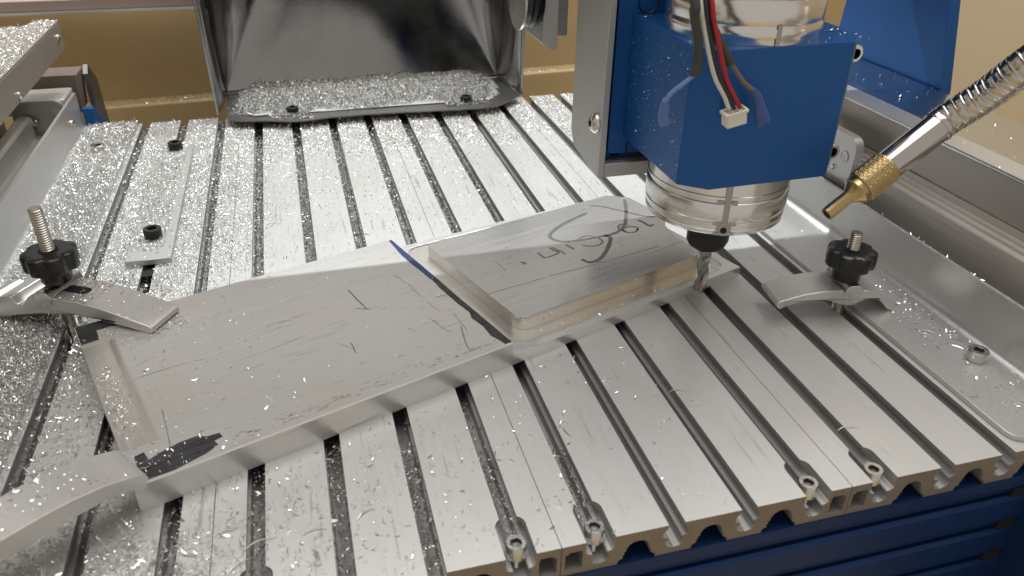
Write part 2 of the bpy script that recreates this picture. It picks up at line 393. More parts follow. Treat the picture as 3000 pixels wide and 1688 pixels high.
# ================================================================ WORKPIECE
TH = R(19.1)
stock = thing('aluminium_workpiece', 'thick aluminium bar lying askew on the slotted table with a milled raised block', 'workpiece', (65.8, 46.1, 0.03), TH)
prof = lambda v1: [(0, 0), (v1, 0), (v1, 10.5), (.4, 10.5), (0, 10.1)]
b = MB(); b.prism(prof(104.3), 12, 139.5, 'x', mi=0); b.prism(prof(18), 0, 12, 'x', mi=0)
b.box(0, 12, 88, 104.3, 0, 10.5)
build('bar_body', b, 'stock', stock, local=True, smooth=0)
b = MB(); b.prism([(0.02, .05), (12, .05), (12, 10.5), (10.6, 10.48), (9.9, 10.15), (9.2, 10.0), (8.2, 10.12), (7.4, 10.22), (0.02, 10.22)], 18, 88, 'y')
build('milled_pocket', b, 'pocket', stock, local=True, smooth=40)
# lower milled plate at the right: rim, floor and island
outer = [(139.5, 0), (270, 0), (270, 97), (205, 102), (145, 105.4), (139.5, 104.6)]
shelf = rnd([(144.2, 3.6), (265.5, 3.6), (265.5, 94), (205, 98.6), (144.2, 102)], [8, 8, 6, 0, 8])
b = MB(); b.prism(outer, 0, 4.6, 'z', holes=[shelf])
build('milled_rim', b, 'milled_floor', stock, local=True, smooth=30)
b = MB(); n = len(shelf); tri = tessellate_polygon([[Vector((p[0], p[1], 0)) for p in shelf]])
b.add([(x, y, 4.15) for x, y in shelf], list(tri)); build('milled_shelf', b, 'shelf', stock, local=True, smooth=0)
isl = rnd([(151.2, 12), (256.5, 12), (258, 32), (262, 43), (269.8, 52), (269.8, 79), (265, 84), (261, 88), (151.2, 90.3)], [7, 6, 8, 8, 5, 4, 3, 3, 2], 8)
b = MB(); b.prism(isl, 4.2, 10.5, 'z', mi=0, mi_cap=1)
build('raised_block', b, ['milled', 'stock_top'], stock, local=True, smooth=40, bevel=.22)
b = MB(); n = len(shelf)
for i in range(n):
    p, q = Vector(shelf[i]), Vector(shelf[(i+1) % n]); L_ = (q-p).length; m_ = max(1, int(L_/2.2))
    pts = [(p+(q-p)*(k/m_)) for k in range(m_+1)]
    b.tube([(c.x+random.uniform(-.08, .08), c.y+random.uniform(-.08, .08), 4.66) for c in pts] if m_ > 1 else [(p.x, p.y, 4.66), (q.x, q.y, 4.66)],
           [random.uniform(.05, .16) for _ in range(len(pts) if m_ > 1 else 2)], 5)
build('burr_edge', b, 'chip', stock, local=True)
# swirl tool marks on the milled floor near the right and left front corners: fine raised arcs
b = MB()
for c, a0, a1, n_, r0 in (((259, 12), -95, 40, 9, 3.5), ((152, 13), 170, 285, 8, 8.2)):
    for i in range(n_):
        rr = r0+i*.85
        pts = [(c[0]+rr*math.cos(R(a)), c[1]+rr*math.sin(R(a))) for a in np.linspace(a0+random.uniform(-4, 4), a1+random.uniform(-14, 6), 16)]
        pts = [p for p in pts if p[1] > 0.3 and p[0] < 269.6 and p[0] > 140]
        if len(pts) > 3: b.ribbon(pts, .42, 4.635 if rr > 8 else 4.64)
o = build('tool_mark', b, 'chip', stock, local=True, smooth=0); o['kind'] = 'stuff'
# marker ink
def ink(name, poly, z, m_='ink', label=None):
    b = MB(); b.add([(x, y, z) for x, y in poly], list(tessellate_polygon([[Vector((x, y, 0)) for x, y in poly]])))
    o = build(name, b, m_, stock, local=True, smooth=0)
    if label: o['label'] = label
ZT = 10.53
jit = lambda a: a+random.uniform(-.35, .35)
ink('ink_band', [(139.4, 1)]+[(jit(139.3), v) for v in (20, 40, 58)]+[(139.4, 62), (jit(137.2), 60)]+[(jit(136.5), v) for v in (52, 44, 36, 28)]+[(135.2, 24), (jit(135.8), 16), (134.8, 9), (136.0, 4), (136.4, 1)], ZT)
ink('ink_band', [(139.4, 62), (139.4, 104), (138, 104), (137.2, 96), (136.3, 88), (136.2, 78), (136.6, 68), (136.6, 60)], ZT, 'ink_sheen', 'lit end of the black ink band, blue sheen painted in')
ink('ink_patch', [(2.5, 1.2), (3.2, 14), (6.2, 14.5), (6.8, 10), (10.5, 11.5), (17, 13), (22.5, 13), (25, 11), (29, 10.5), (29.3, 8), (26.5, 7.5), (27, 5), (23, 3.0), (12, .8)], ZT)
ink('ink_patch', [(0.3, 89.5), (0.3, 104), (32, 104), (30, 97.5), (7, 97.2), (6.6, 89.8)], ZT)
STROKES = {
    'big': [(238.6, 76.6), (229.7, 74.8), (221.7, 73.2), (213.1, 70.2), (206.8, 66.5), (205.5, 61.8), (208.4, 57.1), (215.9, 54.2), (224.2, 52.2), (230.8, 51.0), (236.9, 51.0), (243.8, 53.9), (250.8, 60.3), (259.4, 70.0), (266.0, 78.7)],
    'swing': [(245.2, 82.5), (249.7, 78.6), (253.2, 72.0), (256.4, 66.2), (259.5, 59.4), (262.3, 55.5), (265.4, 53.7)],
    'tail': [(228.7, 51.5), (230.5, 49.4), (228.6, 46.4), (223.3, 41.7), (216.9, 37.0), (210.8, 34.0), (206.1, 34.1), (204.8, 36.4), (204.7, 39.0)],
    'nine': [(246.6, 47.6), (247.7, 47.8), (248.6, 49.8), (246.6, 52.0), (243.6, 52.6), (240.8, 51.4), (240.4, 49.0), (242.1, 47.0), (245.1, 46.4), (247.7, 47.8)],
    'nine2': [(247.5, 54.7), (245.0, 56.2), (242.3, 56.1), (240.3, 53.8), (240.2, 51.7), (241.5, 49.2)],
    'one': [(254.9, 56.2), (255.4, 51.8), (255.3, 47.3), (258.0, 47.8)],
    'gee': [(215.5, 55.8), (221.6, 56.1), (224.6, 51.6), (224.3, 47.3), (220.2, 45.3), (215.7, 46.9), (213.5, 49.6)],
    'vee': [(207.2, 54.5), (207.4, 51.7), (207.7, 48.5)],
    'you': [(191.2, 55.3), (190.8, 51.6), (191.0, 49.2), (195.0, 48.9), (199.6, 49.8), (198.7, 52.8), (199.1, 56.5)],
    'you2': [(200.2, 55.8), (200.4, 52.5), (201.1, 49.7), (201.0, 46.5)],
    'aitch': [(179.2, 52.3), (179.4, 49.9), (180.1, 49.0), (180.4, 50.8), (179.8, 51.6)],
    'scribe': [(150.5, 36.5), (157.3, 35.8), (164.0, 35.5), (170.6, 34.8), (176.2, 34.6), (180.0, 34.3)],
    'scribe2': [(182.8, 34.3), (191.5, 33.2), (202.1, 32.1), (213.1, 31.0), (228.2, 29.7), (244.1, 28.5)],
    'd1': [(126.5, 62.9), (126.3, 57.6), (126.1, 49.2)],
    'd2': [(125.6, 72.5), (125.7, 67.5), (126.0, 63.2)],
    'd3': [(126.2, 44.6), (126.5, 39.5), (127.2, 36.0)],
    'd4': [(130.6, 31.3), (130.1, 25.1), (128.9, 16.6)],
    'd5': [(120.7, 33.6), (121.4, 28.4), (122.2, 22.2), (123.2, 19.8)],
    'd6': [(121.3, 31.4), (122.4, 28.4)],
    'd7': [(102.6, 72.4), (102.4, 65.3), (102.5, 58.9), (102.6, 53.3)],
    'd8': [(99.1, 56.7), (101.2, 54.8), (103.7, 52.5)],
    'd9': [(86.8, 34.9), (86.4, 31.4), (85.5, 27.3)],
    'd10': [(129.0, 22.3), (122.9, 6.4), (128.1, 5.1)],
    'd11': [(131.4, 45.8), (134.1, 46.0), (137.1, 44.9)],
    'p1': [(169.6, 57.7), (169.4, 54.1), (169.0, 48.6)],
    'p2': [(181.7, 68.6), (181.7, 66.2)],
    'curve': [(16.3, 33.7), (15.6, 26.3), (14.5, 17.5), (13.7, 11.2)],
}

for k, w_, m_ in (('big', 2.0, 'pen'), ('swing', 1.3, 'pen'), ('tail', 2.0, 'pen')):
    build('pen_stroke', MB().ribbon(sm(STROKES[k], 4), w_, ZT), m_, stock, local=True, smooth=0)
for k, w_, m_ in (('nine', 1.2, 'pen'), ('nine2', 1.1, 'pen'), ('one', 1.6, 'pen'), ('gee', 1.0, 'penlight'), ('vee', 1.3, 'penlight'), ('you', 1.2, 'penlight'), ('you2', 1.1, 'penlight'), ('aitch', .7, 'penlight')):
    build('handwritten_letter', MB().ribbon(sm(STROKES[k], 4), w_, ZT+.012), m_, stock, local=True, smooth=0)
b = MB()
for k, w_ in (('scribe', .55), ('scribe2', .6)):
    p = sm(STROKES[k], 8); b.ribbon([(x, y+random.uniform(-.12, .12)) for x, y in p], w_*.6, ZT)
for k in ('d1', 'd2', 'd3', 'd4', 'd5', 'd6', 'p1', 'curve'): b.ribbon(sm(STROKES[k], 4), .28, ZT)
for k in ('d9', 'd8', 'd11', 'p2', 'd10'): b.ribbon(sm(STROKES[k], 4), .5, ZT)
b.ribbon(sm(STROKES['d7'], 4), .7, ZT)
rs = random.Random(3)
for i in range(80):                       # small nicks and scratches, mostly along the bar
    uu, vv = rs.uniform(12, 138), rs.uniform(2, 100); L_ = rs.uniform(.6, 5)*(2.2 if rs.random() < .15 else 1); a = rs.gauss(0, .25) if rs.random() < .7 else rs.uniform(0, 3)
    b.ribbon([(uu, vv), (uu+L_*.5*math.cos(a), vv+L_*.5*math.sin(a)+rs.uniform(-.1, .1)), (uu+L_*math.cos(a), vv+L_*math.sin(a))], rs.uniform(.08, .28), ZT-.01)
for i in range(70):
    uu, vv = rs.uniform(156, 255), rs.uniform(16, 86); L_ = rs.uniform(.6, 4); a = rs.gauss(0, .25) if rs.random() < .7 else rs.uniform(0, 3)
    b.ribbon([(uu, vv), (uu+L_*.5*math.cos(a), vv+L_*.5*math.sin(a)+rs.uniform(-.1, .1)), (uu+L_*math.cos(a), vv+L_*math.sin(a))], rs.uniform(.08, .25), ZT-.01)
for i in range(120):                       # scuffs near the long front edge
    uu = rs.uniform(30, 134); vv = 3.5+abs(rs.gauss(0, 2.2)); L_ = rs.uniform(.4, 2.4)
    b.ribbon([(uu, vv), (uu+L_*.5, vv+rs.uniform(-.3, .3)), (uu+L_, vv+rs.uniform(-.3, .3))], rs.uniform(.1, .45), ZT-.008)
o = build('scratch', b, 'penlight', stock, local=True, smooth=0); o['kind'] = 'stuff'

# ================================================================ STOP BRACKET (left rear) with two black screws
t = thing('stop_plate', 'flat aluminium strip held by two black screws on the chip covered left slats', 'plate', (50, 290, 0.03))
build('strip', MB().prism([(39.8, 211.5), (60.2, 211.5), (60.2, 369), (39.8, 369)], .05, 3.0, 'z'), 'plate', t, bevel=.4)
for y in (236.5, 362):
    b = MB(); cap_screw(b, 50, y, 7.9, 4.3, 5.2, 2.3); b.lathe([(4.2, 2.9), (4.2, 3.2)], (50, y, 0), 24)
    build('black_screw', b, ['blackox', 'hole'], t)
b = MB(); b.box(47.4, 52.6, 203, 211, -6, -1.2); build('slot_nut', b, 'hole', t)

# ================================================================ CHIP GUARDS (angle sheets beside the table)
def guard(label, x_in, x_wall, y0, y1):
    t = thing('chip_guard', label, 'metal guard', ((x_in+x_wall)/2, (y0+y1)/2, 0.03), group='angled chip guards along the table')
    sg = 1 if x_wall > x_in else -1
    b = MB(); X = lambda d: x_wall-sg*d
    plan = rnd([(x_in, y0), (X(0), y0), (X(0), y1), (x_in, y1)], [7 if y0 > -20 else 0, 0, 0, 0])
    b.prism(plan, .06, 2.0, 'z'); build('flange', b, 'guard', t, bevel=.3)
    b = MB(); b.prism([(X(4.5), 2.02), (X(2.2), 2.5), (X(.9), 4.2), (X(.4), 7), (X(.4), 25), (X(-1.4), 25), (X(-1.4), .1), (X(3), .1)], y0+.0, y1, 'y')
    build('upright_wall', b, 'guard', t, smooth=50)
    return t, sg
tg, sg = guard('bent sheet guard right of the clamp, mostly clean', 355.3, 390.0, 3.2, 420)
b = MB(); cap_screw(b, 378.2, 47.5, 6.4, 4.1, 4.4, 1.9); build('guard_screw', b, ['steel', 'darksteel'], tg)
b = MB(); cap_screw(b, 378.2, 330, 6.4, 4.1, 4.4, 1.9); build('guard_screw', b, ['steel', 'darksteel'], tg)
tl, sg = guard('bent sheet guard along the left side, its flange buried in chips', 19.6, -14.6, -60, 425)
b = MB(); cap_screw(b, 3.2, 372, 6.4, 4.1, 4.4, 1.9); build('guard_screw', b, ['steel', 'darksteel'], tl)
build('flange_slit', MB().box(1.2, 10.0, 417.5, 419.2, 2.0, 2.06), 'hole', tl, smooth=0)
for y, z in ((397, 13),):
    b = MB(); b.lathe([(2.3, 0), (2.2, .9), (1.2, 1.7), (.3, 1.9)], (-14.2, y, z), 16, 'x'); build('rivet', b, 'steel', tl)

# ================================================================ RAIL COVERS
def cover(label, xs, sgn, y0, y1, top, zb=51.5, zt=68.3):
    t = thing('rail_cover', label, 'metal cover', (xs+sgn*25, (y0+y1)/2, 51.5), group='sheet covers over the side rails')
    x2 = xs+sgn*(52 if sgn < 0 else 56)
    b = MB(); b.box(min(xs, xs+sgn*1.5), max(xs, xs+sgn*1.5), y0, y1, zb, zt); build('side_face', b, 'cover', t, bevel=.3)
    if sgn < 0: pl = [(xs, y0), (xs, y1), (xs-14, y1), (xs-18, y1-16), (x2, y1-16), (x2, y0)]
    else: pl = [(xs, y0), (x2, y0), (x2, y1), (xs, y1)]
    b = MB(); b.prism(pl, zt+.02, zt+1.3, 'z'); build('top_sheet', b, top, t, bevel=.3)
    return t
cr = cover('clean polished rail cover right of the spindle with a few loose chips', 408.3, 1, -60, 400, 'covertop', 43.2, 60.9)
build('edge_strip', MB().box(408.5, 421.5, -60, 400, 62.2, 62.55), 'guard', cr, smooth=0)
cl = cover('rail cover at the upper left, its top thick with silver chips', -15.5, -1, -60, 436, 'cover')
for y, z in ((424, 61), (318, 55)):
    b = MB(); b.lathe([(2.2, 0), (2.1, .8), (1.1, 1.6), (.3, 1.8)], (-15.4, y, z), 16, 'x'); build('rivet', b, 'steel', cl)

# ================================================================ SIDE RAILS behind the guards
def rail(label, X0, sgn, y0, y1, low=False):
    t = thing('linear_rail', label, 'rail', (X0+sgn*35, (y0+y1)/2, 0), group='side rails under the covers')
    X = lambda d: X0+sgn*d
    P = [(X(3), -20), (X(3), 6), (X(9), 6), (X(9), 35.5), (X(9.6), 36.3), (X(11.6), 36.3), (X(12), 37.8), (X(14), 37.8), (X(14.4), 39.2), (X(16.2), 39.2), (X(16.2), 42.6), (X(70), 42.6), (X(70), -20)]
    if low: P = [(X(3), -20), (X(3), 2), (X(15), 2), (X(15), 6), (X(20), 6), (X(20), 18), (X(22), 19.5), (X(27), 19.5), (X(29), 18), (X(29), 9), (X(36), 9), (X(36), 50), (X(52), 50), (X(52), -20)]
    build('rail_profile', MB().prism(P, y0, y1, 'y'), 'rail', t, smooth=0, bevel=.35)
    return t
rr_ = rail('long stepped metal rail behind the right sheet guard', 392, 1, -60, 420)
rl_ = rail('stepped metal rail behind the left sheet guard under the chip covered top', -16.5, -1, -60, 398, True)
t = thing('carriage_bracket', 'rounded grey bracket plate with a bolt under the right rail cover', 'bracket', (397, 210, 25))
b = MB(); b.prism(rnd([(164, 24), (164, 50.6), (270, 50.6), (270, 24)], [3, 7, 0, 0], 8), 395, 399.6, 'x'); build('bracket_plate', b, 'guard', t, bevel=.5)
b = MB(); b.lathe([(3.0, -0.5), (3.0, .25), (2.7, .4), (2.5, .1), (1.3, .05), (1.2, -.2)], (394.9, 171, 39.5), 24, 'x'); b.v = [(2*394.9-x, y, z) for x, y, z in b.v]; build('bracket_bolt', b, 'guard', t)
b = MB(); b.lathe([(1.5, -.3), (1.5, .3), (1.0, .8)], (394.9, 178, 31.5), 16, 'x'); b.v = [(2*394.9-x, y, z) for x, y, z in b.v]; build('bracket_screw', b, 'steel', t)
t = thing('bearing_block', 'grey bearing block with a rounded plate and pin behind the left guard', 'bearing block', (-30, 415, 5))
build('block_body', MB().box(-48, -17, 404, 432, 4, 27), 'rail', t, bevel=1.2)
build('front_plate', MB().prism(rnd([(-48, 4), (-17.5, 4), (-17.5, 27.6), (-48, 27.6)], [0, 2, 6, 0]), 400.5, 403.8, 'y'), 'guard', t, bevel=.4)
b = MB(); b.lathe([(2.2, 0), (2.2, 6), (1.9, 6.4)], (-40, 397, 15), 20, 'x'); b.lathe([(3.2, -1.6), (3.2, 0)], (-40, 397, 15), 20, 'x'); build('pin', b, 'steel', t)
b = MB(); b.lathe([(2.6, -1.8), (2.4, -.8), (1.2, 0)], (-21.5, 400.4, 22), 20, 'y'); build('plate_screw', b, 'steel', t)
t = thing('end_block', 'dark dusty block at the rear end of the left rail', 'machine block', (-40, 450, 10))
build('block_body', MB().prism([(-62, 8), (-16, 8), (-13.5, 34), (-62, 34)], 436, 458, 'y'), 'dustydark', t, bevel=.6)
build('side_wing', MB().prism([(452, -30), (452, 30), (458, 35), (476, 20), (482, -30)], -13, -10, 'x'), 'darksteel', t)

# ================================================================ BLUE GANTRY UPRIGHT
t = thing('gantry_upright', 'tall blue upright plate standing beyond the right rail cover', 'upright', (469, 240, -20))
b = MB(); b.prism([(192, -20), (300, -20), (276, 240), (230, 240), (206, 107), (194.8, 62)], 466.0, 473.0, 'x'); build('upright_plate', b, 'blue', t, bevel=.8)

t = thing('gantry_beam', 'deep crosswise gantry beam above the picture that carries the spindle carriage', 'gantry beam', (200, 236, 130))
build('beam_body', MB().box(-66, 460, 217, 256, 131, 276), 'black', t, bevel=1.0)
# ================================================================ CHIP TRAY at the back
tray = thing('chip_tray', 'crumpled sheet metal chip tray standing behind the slats, heaped with chips', 'metal tray', (183, 430, 5))
lip = [(80, 408), (86, 401), (110, 396), (126, 391), (150, 394.5), (185, 395), (220, 392.5), (250, 390.5), (268, 393), (280, 403), (291, 414)]
b = MB(); b.prism(sm([(x, y, 0) for x, y in lip], 3) and [(p[0], p[1]) for p in sm([(x, y, 0) for x, y in lip], 3)]+[(287, 464), (77, 468)], 5.0, 5.8, 'z'); build('tray_floor', b, 'darksteel', tray, smooth=0)
# back wall and sides as one folded sheet whose corner radius opens upward
vs = []; fs = []; nz = 18; H = 150
def ring(z):
    h = z-5.8; fl = .02*h; rc = min(44, .3+.62*h)      # corner radius grows with height
    L, Rr, yb, yf = 77-fl, 287+fl*1.6, 466+h*.25, 417
    pl = [(73.5-fl*.2, yf+3), (L-.5, yf+25)]
    cnr = lambda cx, cy, a0, a1: [(cx+rc*math.cos(R(a)), cy+rc*math.sin(R(a))) for a in np.linspace(a0, a1, 10)]
    pl += cnr(L+rc, yb-rc, 180, 90)+[(x, yb+1.2*math.sin(x*.05+z*.03)*min(1, h/30)) for x in np.linspace(L+rc+8, Rr-rc-8, 14)]+cnr(Rr-rc, yb-rc, 90, 0)
    pl += [(Rr+1.5, yf+22), (292.5+fl*.3, yf)]
    return [(x, y, z) for x, y in pl]
rows = [ring(5.8+H*(j/nz)**1.4) for j in range(nz+1)]; n = len(rows[0])
for r_ in rows: vs += r_
for j in range(nz):
    for i in range(n-1): fs.append((j*n+i, j*n+i+1, (j+1)*n+i+1, (j+1)*n+i))
b = MB(); b.add(vs, fs); o = build('folded_sheet', b, 'tray', tray, smooth=70)
sol = o.modifiers.new('thickness', 'SOLIDIFY'); sol.thickness = .0006
# the turned-back side flanges
b = MB(); b.prism([(72.6, 5.8), (74.6, 5.8), (71.5, 156), (69, 156)], 416.5, 419.5, 'y'); build('side_hem', b, 'tray', tray, bevel=.4); b = MB(); b.prism([(291.5, 5.8), (293.6, 5.8), (296.6, 156), (293.9, 156)], 414, 417, 'y'); build('side_hem', b, 'tray', tray, bevel=.4)
for x, y in ((124, 409), (248, 407)):
    b = MB(); cap_screw(b, x, y, 10.4, 4.2, 4.6, 2.2); build('black_screw', b, ['blackox', 'hole'], tray)
    build('stand_off', MB().lathe([(2.6, -4), (2.6, 4.9)], (round(x/25)*25, y+2, 0), 16), 'hole', tray)
for k, y in ((4, 396), (6, 402), (7, 396), (8, 396), (9, 402), (11, 405)):
    build('slot_nut', MB().box(25*k-2.4, 25*k+2.4, y, y+12, -6.2, -1.0), 'hole', tray, smooth=0)

# ================================================================ CLAMPS
def knob(mb, z0, z1, zh, ang=0):
    lob = lambda a, h: 1.0-.115*(.5+.5*math.cos(7*a+ang))**2.2
    mb.lathe([(9.2, z0), (10.2, z0+.5), (10.5, z0+1.4), (10.5, z1-1.6), (10.2, z1-.5), (9.4, z1), (7.0, z1+.15), (3.7, z1-.1)], (0, 0, 0), 112, rf=lob)
    mb.lathe([(5.6, zh), (5.9, zh+.6), (6.2, z0-.3), (7.2, z0+.2)], (0, 0, 0), 40)
def strap(name, label, cat, loc, rz, prof, y0, y1, pin, rod, kn, kang, group, parts=True, slot=None):
    t = thing(name, label, cat, loc, rz, group)
    b = MB()
    if slot:                                # split the arm at the slot so that the hole is real
        s0, s1, w_ = slot
        b.prism(prof, y0, y1, 'y')
    else: b.prism(prof, y0, y1, 'y')
    arm = build('clamp_arm', b, 'clamp', t, local=True, smooth=32, bevel=.35)
    if pin:
        px_, pz, pr, ext = pin
        fl = lambda a, h: min(1.0, .83/max(.05, math.sin(a))) if math.sin(a) > 0 else 1.0
        b = MB(); prof_ = [(pr-.25, y0-.35), (pr, y0-.1), (pr, y1+ext), (pr-.25, y1+ext+.25)]
        b.lathe([(q, h-.5 if h < 0 else h) for q, h in prof_], (px_, 0, pz), 40, 'y', rf=fl); build('barrel_nut', b, 'barrel', t, local=True)
    if rod:
        b = MB(); thread(b, 0, 0, rod[0], rod[1], 2.65, 1.0, .5); build('threaded_rod', b, 'rod', t, local=True, smooth=22)
        b = MB(); knob(b, kn[0], kn[1], kn[2], kang); build('star_knob', b, 'black', t, local=True, smooth=40)
        b = MB(); b.lathe([(3.75, kn[1]-.05), (3.7, kn[1]+.12), (2.7, kn[1]+.1)], (0, 0, 0), 32); build('knob_socket', b, 'hole', t, local=True)
        b = MB(); b.box(-2.5, 2.5, -6, 6, -8.6, -6); build('slot_nut', b, 'darksteel', t, local=True)
    return t, arm
G = 'strap clamps holding down the bar'
# right clamp: local x along the arm; the rod stands at the origin
pr = [(-33.6, 7.4), (-33.8, 8.6), (-32.9, 9.9), (-31, 10.5), (-29.3, 10.9), (-22.5, 12.7), (-13.8, 13.8), (-5.2, 14.0), (-4.2, 13.2), (-3.2, 11), (-1, 9.6), (1.2, 9.6), (3.6, 11.2), (4.3, 13.3), (9.4, 12.5), (13, 10.9), (15.4, 9.3), (18.5, 7.2), (20.9, 5.2), (21, 3.6), (20.0, 2.6), (18.6, 2.5), (17.2, 3.8), (16.0, 5.4), (14, 7.2), (11.6, 8.3), (9, 8.9), (6.7, 8.8), (4, 7.6), (1.5, 6.2), (-2.2, 6.1), (-5, 7.0), (-9, 8.7), (-14.7, 9.7), (-21.9, 9.4), (-29.4, 7.5), (-31, 6.5), (-32.4, 6.3)]
strap('strap_clamp', 'arched clamp with a star knob on bare slats right of the spindle, gripping nothing', 'clamp', (350, 98, 0.03), R(-8), [(x, z) for x, z in pr], -8.6, 8.6, (0, 12.9, 4.0, .9), (-7, 37.3), (21.6, 29.4, 15.2), .4, G)
# left rear clamp: nose rests on the bar
pr = [(2.6, 10.72), (3.5, 11.6), (2.9, 13.0), (1.6, 13.9), (-18.5, 17.9), (-30.7, 19.0), (-41.1, 18.9), (-41.9, 17.9), (-43.5, 14.8), (-46, 14.2), (-48.6, 15.6), (-49.4, 18.2), (-53.7, 17.4), (-56.2, 15.0), (-58.3, 12.6), (-60.6, 12.5), (-62.4, 14.0), (-63.2, 15.6), (-69.4, 14.6), (-71.6, 11.8), (-73.4, 11.3), (-75.4, 13.0), (-84, 9.5), (-92, 4.2), (-91, 2.6), (-88, 2.5), (-73.6, 3.8), (-61.8, 7.3), (-50.5, 10.0), (-39.8, 11.9), (-29.6, 13.0), (-20.1, 12.5), (-7, 11.4), (-1.6, 10.5)]
dx = 45.3
strap('strap_clamp', 'notched clamp with a long threaded rod pressing on the left rear corner of the bar', 'clamp', (25, 164.5, 0.03), R(-31), [(x+dx, z) for x, z in pr], -8.6, 8.6, (-.3, 18.1, 3.9, .6), (-7, 54.3), (28.0, 35.8, 22.4), 1.1, G)
# front left clamp: only the arm's front end is in the picture
pr = [(.2, 13.0), (.9, 14.2), (.4, 15.6), (-1, 16.5), (-5.8, 18.1), (-11.5, 19.7), (-20, 20.9), (-28.3, 21.1), (-38.8, 20.7), (-56, 18.6), (-75, 12.5), (-84, 6.5), (-86, 3), (-82, 2.6), (-76, 6.8), (-62, 11.6), (-50, 13.4), (-40.7, 14.0), (-30.2, 14.4), (-21.5, 14.9), (-12.8, 14.7), (-5.9, 13.6), (-3, 11.4), (-1.4, 10.72), (-.4, 11.2)]
lfd = (70.2, 44.8); aa = R(34.7); offs = 8.2
ox = lfd[0]-offs*math.sin(aa); oy = lfd[1]+offs*math.cos(aa)
t, arm = strap('strap_clamp', 'clamp arm without knob, cut by the lower left edge, pressing on the inked corner', 'clamp', (ox, oy, 0.03), aa, pr, -8.2, 8.2, None, None, None, 0, G)
b = MB(); b.prism(rnd([(-55, -2.6), (-40.2, -2.6), (-40.2, 2.6), (-55, 2.6)], 2.55, 6), 20.0, 20.98, 'z'); b.v = [(x, y, z-(.0 if x > -45 else .6)) for x, y, z in b.v]; build('clamp_slot', b, 'hole', t, local=True)
# slot in the left rear clamp's arm is hidden by its knob except for its front end
for o in list(bpy.data.objects):
    if o.name.startswith('strap_clamp') and 'notched' in o.get('label', ''):
        b = MB(); b.prism(rnd([(3, -2.6), (14.6, -2.6), (14.6, 2.6), (3, 2.6)], 2.55, 6), 17.6, 19.0, 'z')
        b.v = [(x, y, float(np.interp(x, [4.2, 14.6, 26.8], [18.9, 19.0, 17.95]))+(.06 if z > 18.5 else -1)) for x, y, z in b.v]; build('clamp_slot', b, 'hole', o, local=True)

# ================================================================ Z CARRIAGE, SPINDLE, END MILL
zc_ = thing('spindle_carriage', 'blue clamp block on a grey carriage hanging over the right end of the bar', 'machine head', (293, 160, 50))
build('side_plate', MB().prism([(150.2, 50.2), (150.2, 230), (187.5, 230), (187.5, 60), (183, 53.5), (153, 50.2)], 251.6, 254.5, 'x'), 'plate', zc_, bevel=.3)
build('bottom_plate', MB().box(254.55, 336, 150.2, 187, 50.2, 56.4), 'plate', zc_, bevel=.3)
b = MB(); b.box(254.6, 259.6, 156.6, 186, 56.45, 230); b.box(263.6, 336, 156.6, 186, 56.45, 230); build('inner_block', b, 'blue', zc_, bevel=.4)
build('rear_block', MB().box(276, 336, 186.05, 213, 50.5, 230), 'blackox', zc_)
build('dark_recess', MB().box(259.7, 263.5, 160, 186, 56.45, 230), 'hole', zc_, smooth=0)
build('mounting_plate', MB().prism(rnd([(256.2, 60.2), (336, 60.2), (336, 230), (256.2, 230)], [3.2, 0, 0, 0]), 152.4, 156.5, 'y'), 'blue', zc_, bevel=.5)
blk = [(262.8, 152.3), (262.8, 99.2), (271.9, 91.7), (323.6, 93.2), (332.4, 103.4), (332.4, 109.2), (322.5, 109.2), (322.5, 110.6), (332.4, 110.6), (332.4, 152.3)]
build('clamp_block', MB().prism(blk, 67.4, 119.0, 'z'), 'blue', zc_, bevel=.45, smooth=0)
for z in (111.0, 71.6):
    b = MB(); b.lathe([(3.1, 0), (3.3, .4), (3.3, 5.6), (3.0, 6.0), (2.0, 6.02)], (0, 0, 0), 32, 'y'); b.f.pop(); b.m.pop(); b.lathe([(2.0, 6.02), (1.9, 3.2), (.1, 3.0)], (0, 0, 0), 32, 'y', mi=1)
    n = len(b.f); b.f.pop(n-2); b.m.pop(n-2)
    b.v = [(x+334.6, 111.5-y, zz+z) for x, y, zz in b.v]; build('clamp_bolt', b, ['steel', 'hole'], zc_)
for z in (62.5, 123.2):
    b = MB(); b.lathe([(4.3, -.6), (4.3, .1), (4.0, .1), (3.6, -.4), (.1, -.5)], (0, 0, 0), 32, 'y'); b.v = [(x+268.8, 152.1-y, zz+z) for x, y, zz in b.v]; build('plate_bolt', b, 'blackox', zc_)
b = MB(); b.lathe([(4.5, 0), (4.5, .7), (4.1, 1.4), (3.0, 2.5), (1.9, 3.0), (1.6, 3.0)], (0, 0, 0), 32, 'x'); b.f.pop(); b.m.pop(); b.lathe([(1.6, 3.0), (1.5, 1.4), (.1, 1.2)], (0, 0, 0), 24, 'x', mi=1, rf=lambda a, h: 1/max(.86, math.cos((a % (math.pi/3))-math.pi/6))*.95); n = len(b.f); b.f.pop(n-2); b.m.pop(n-2)
b.v = [(251.5-x, 156.2+y, 73.4+zz) for x, y, zz in b.v]; build('button_screw', b, ['steel', 'hole'], zc_)
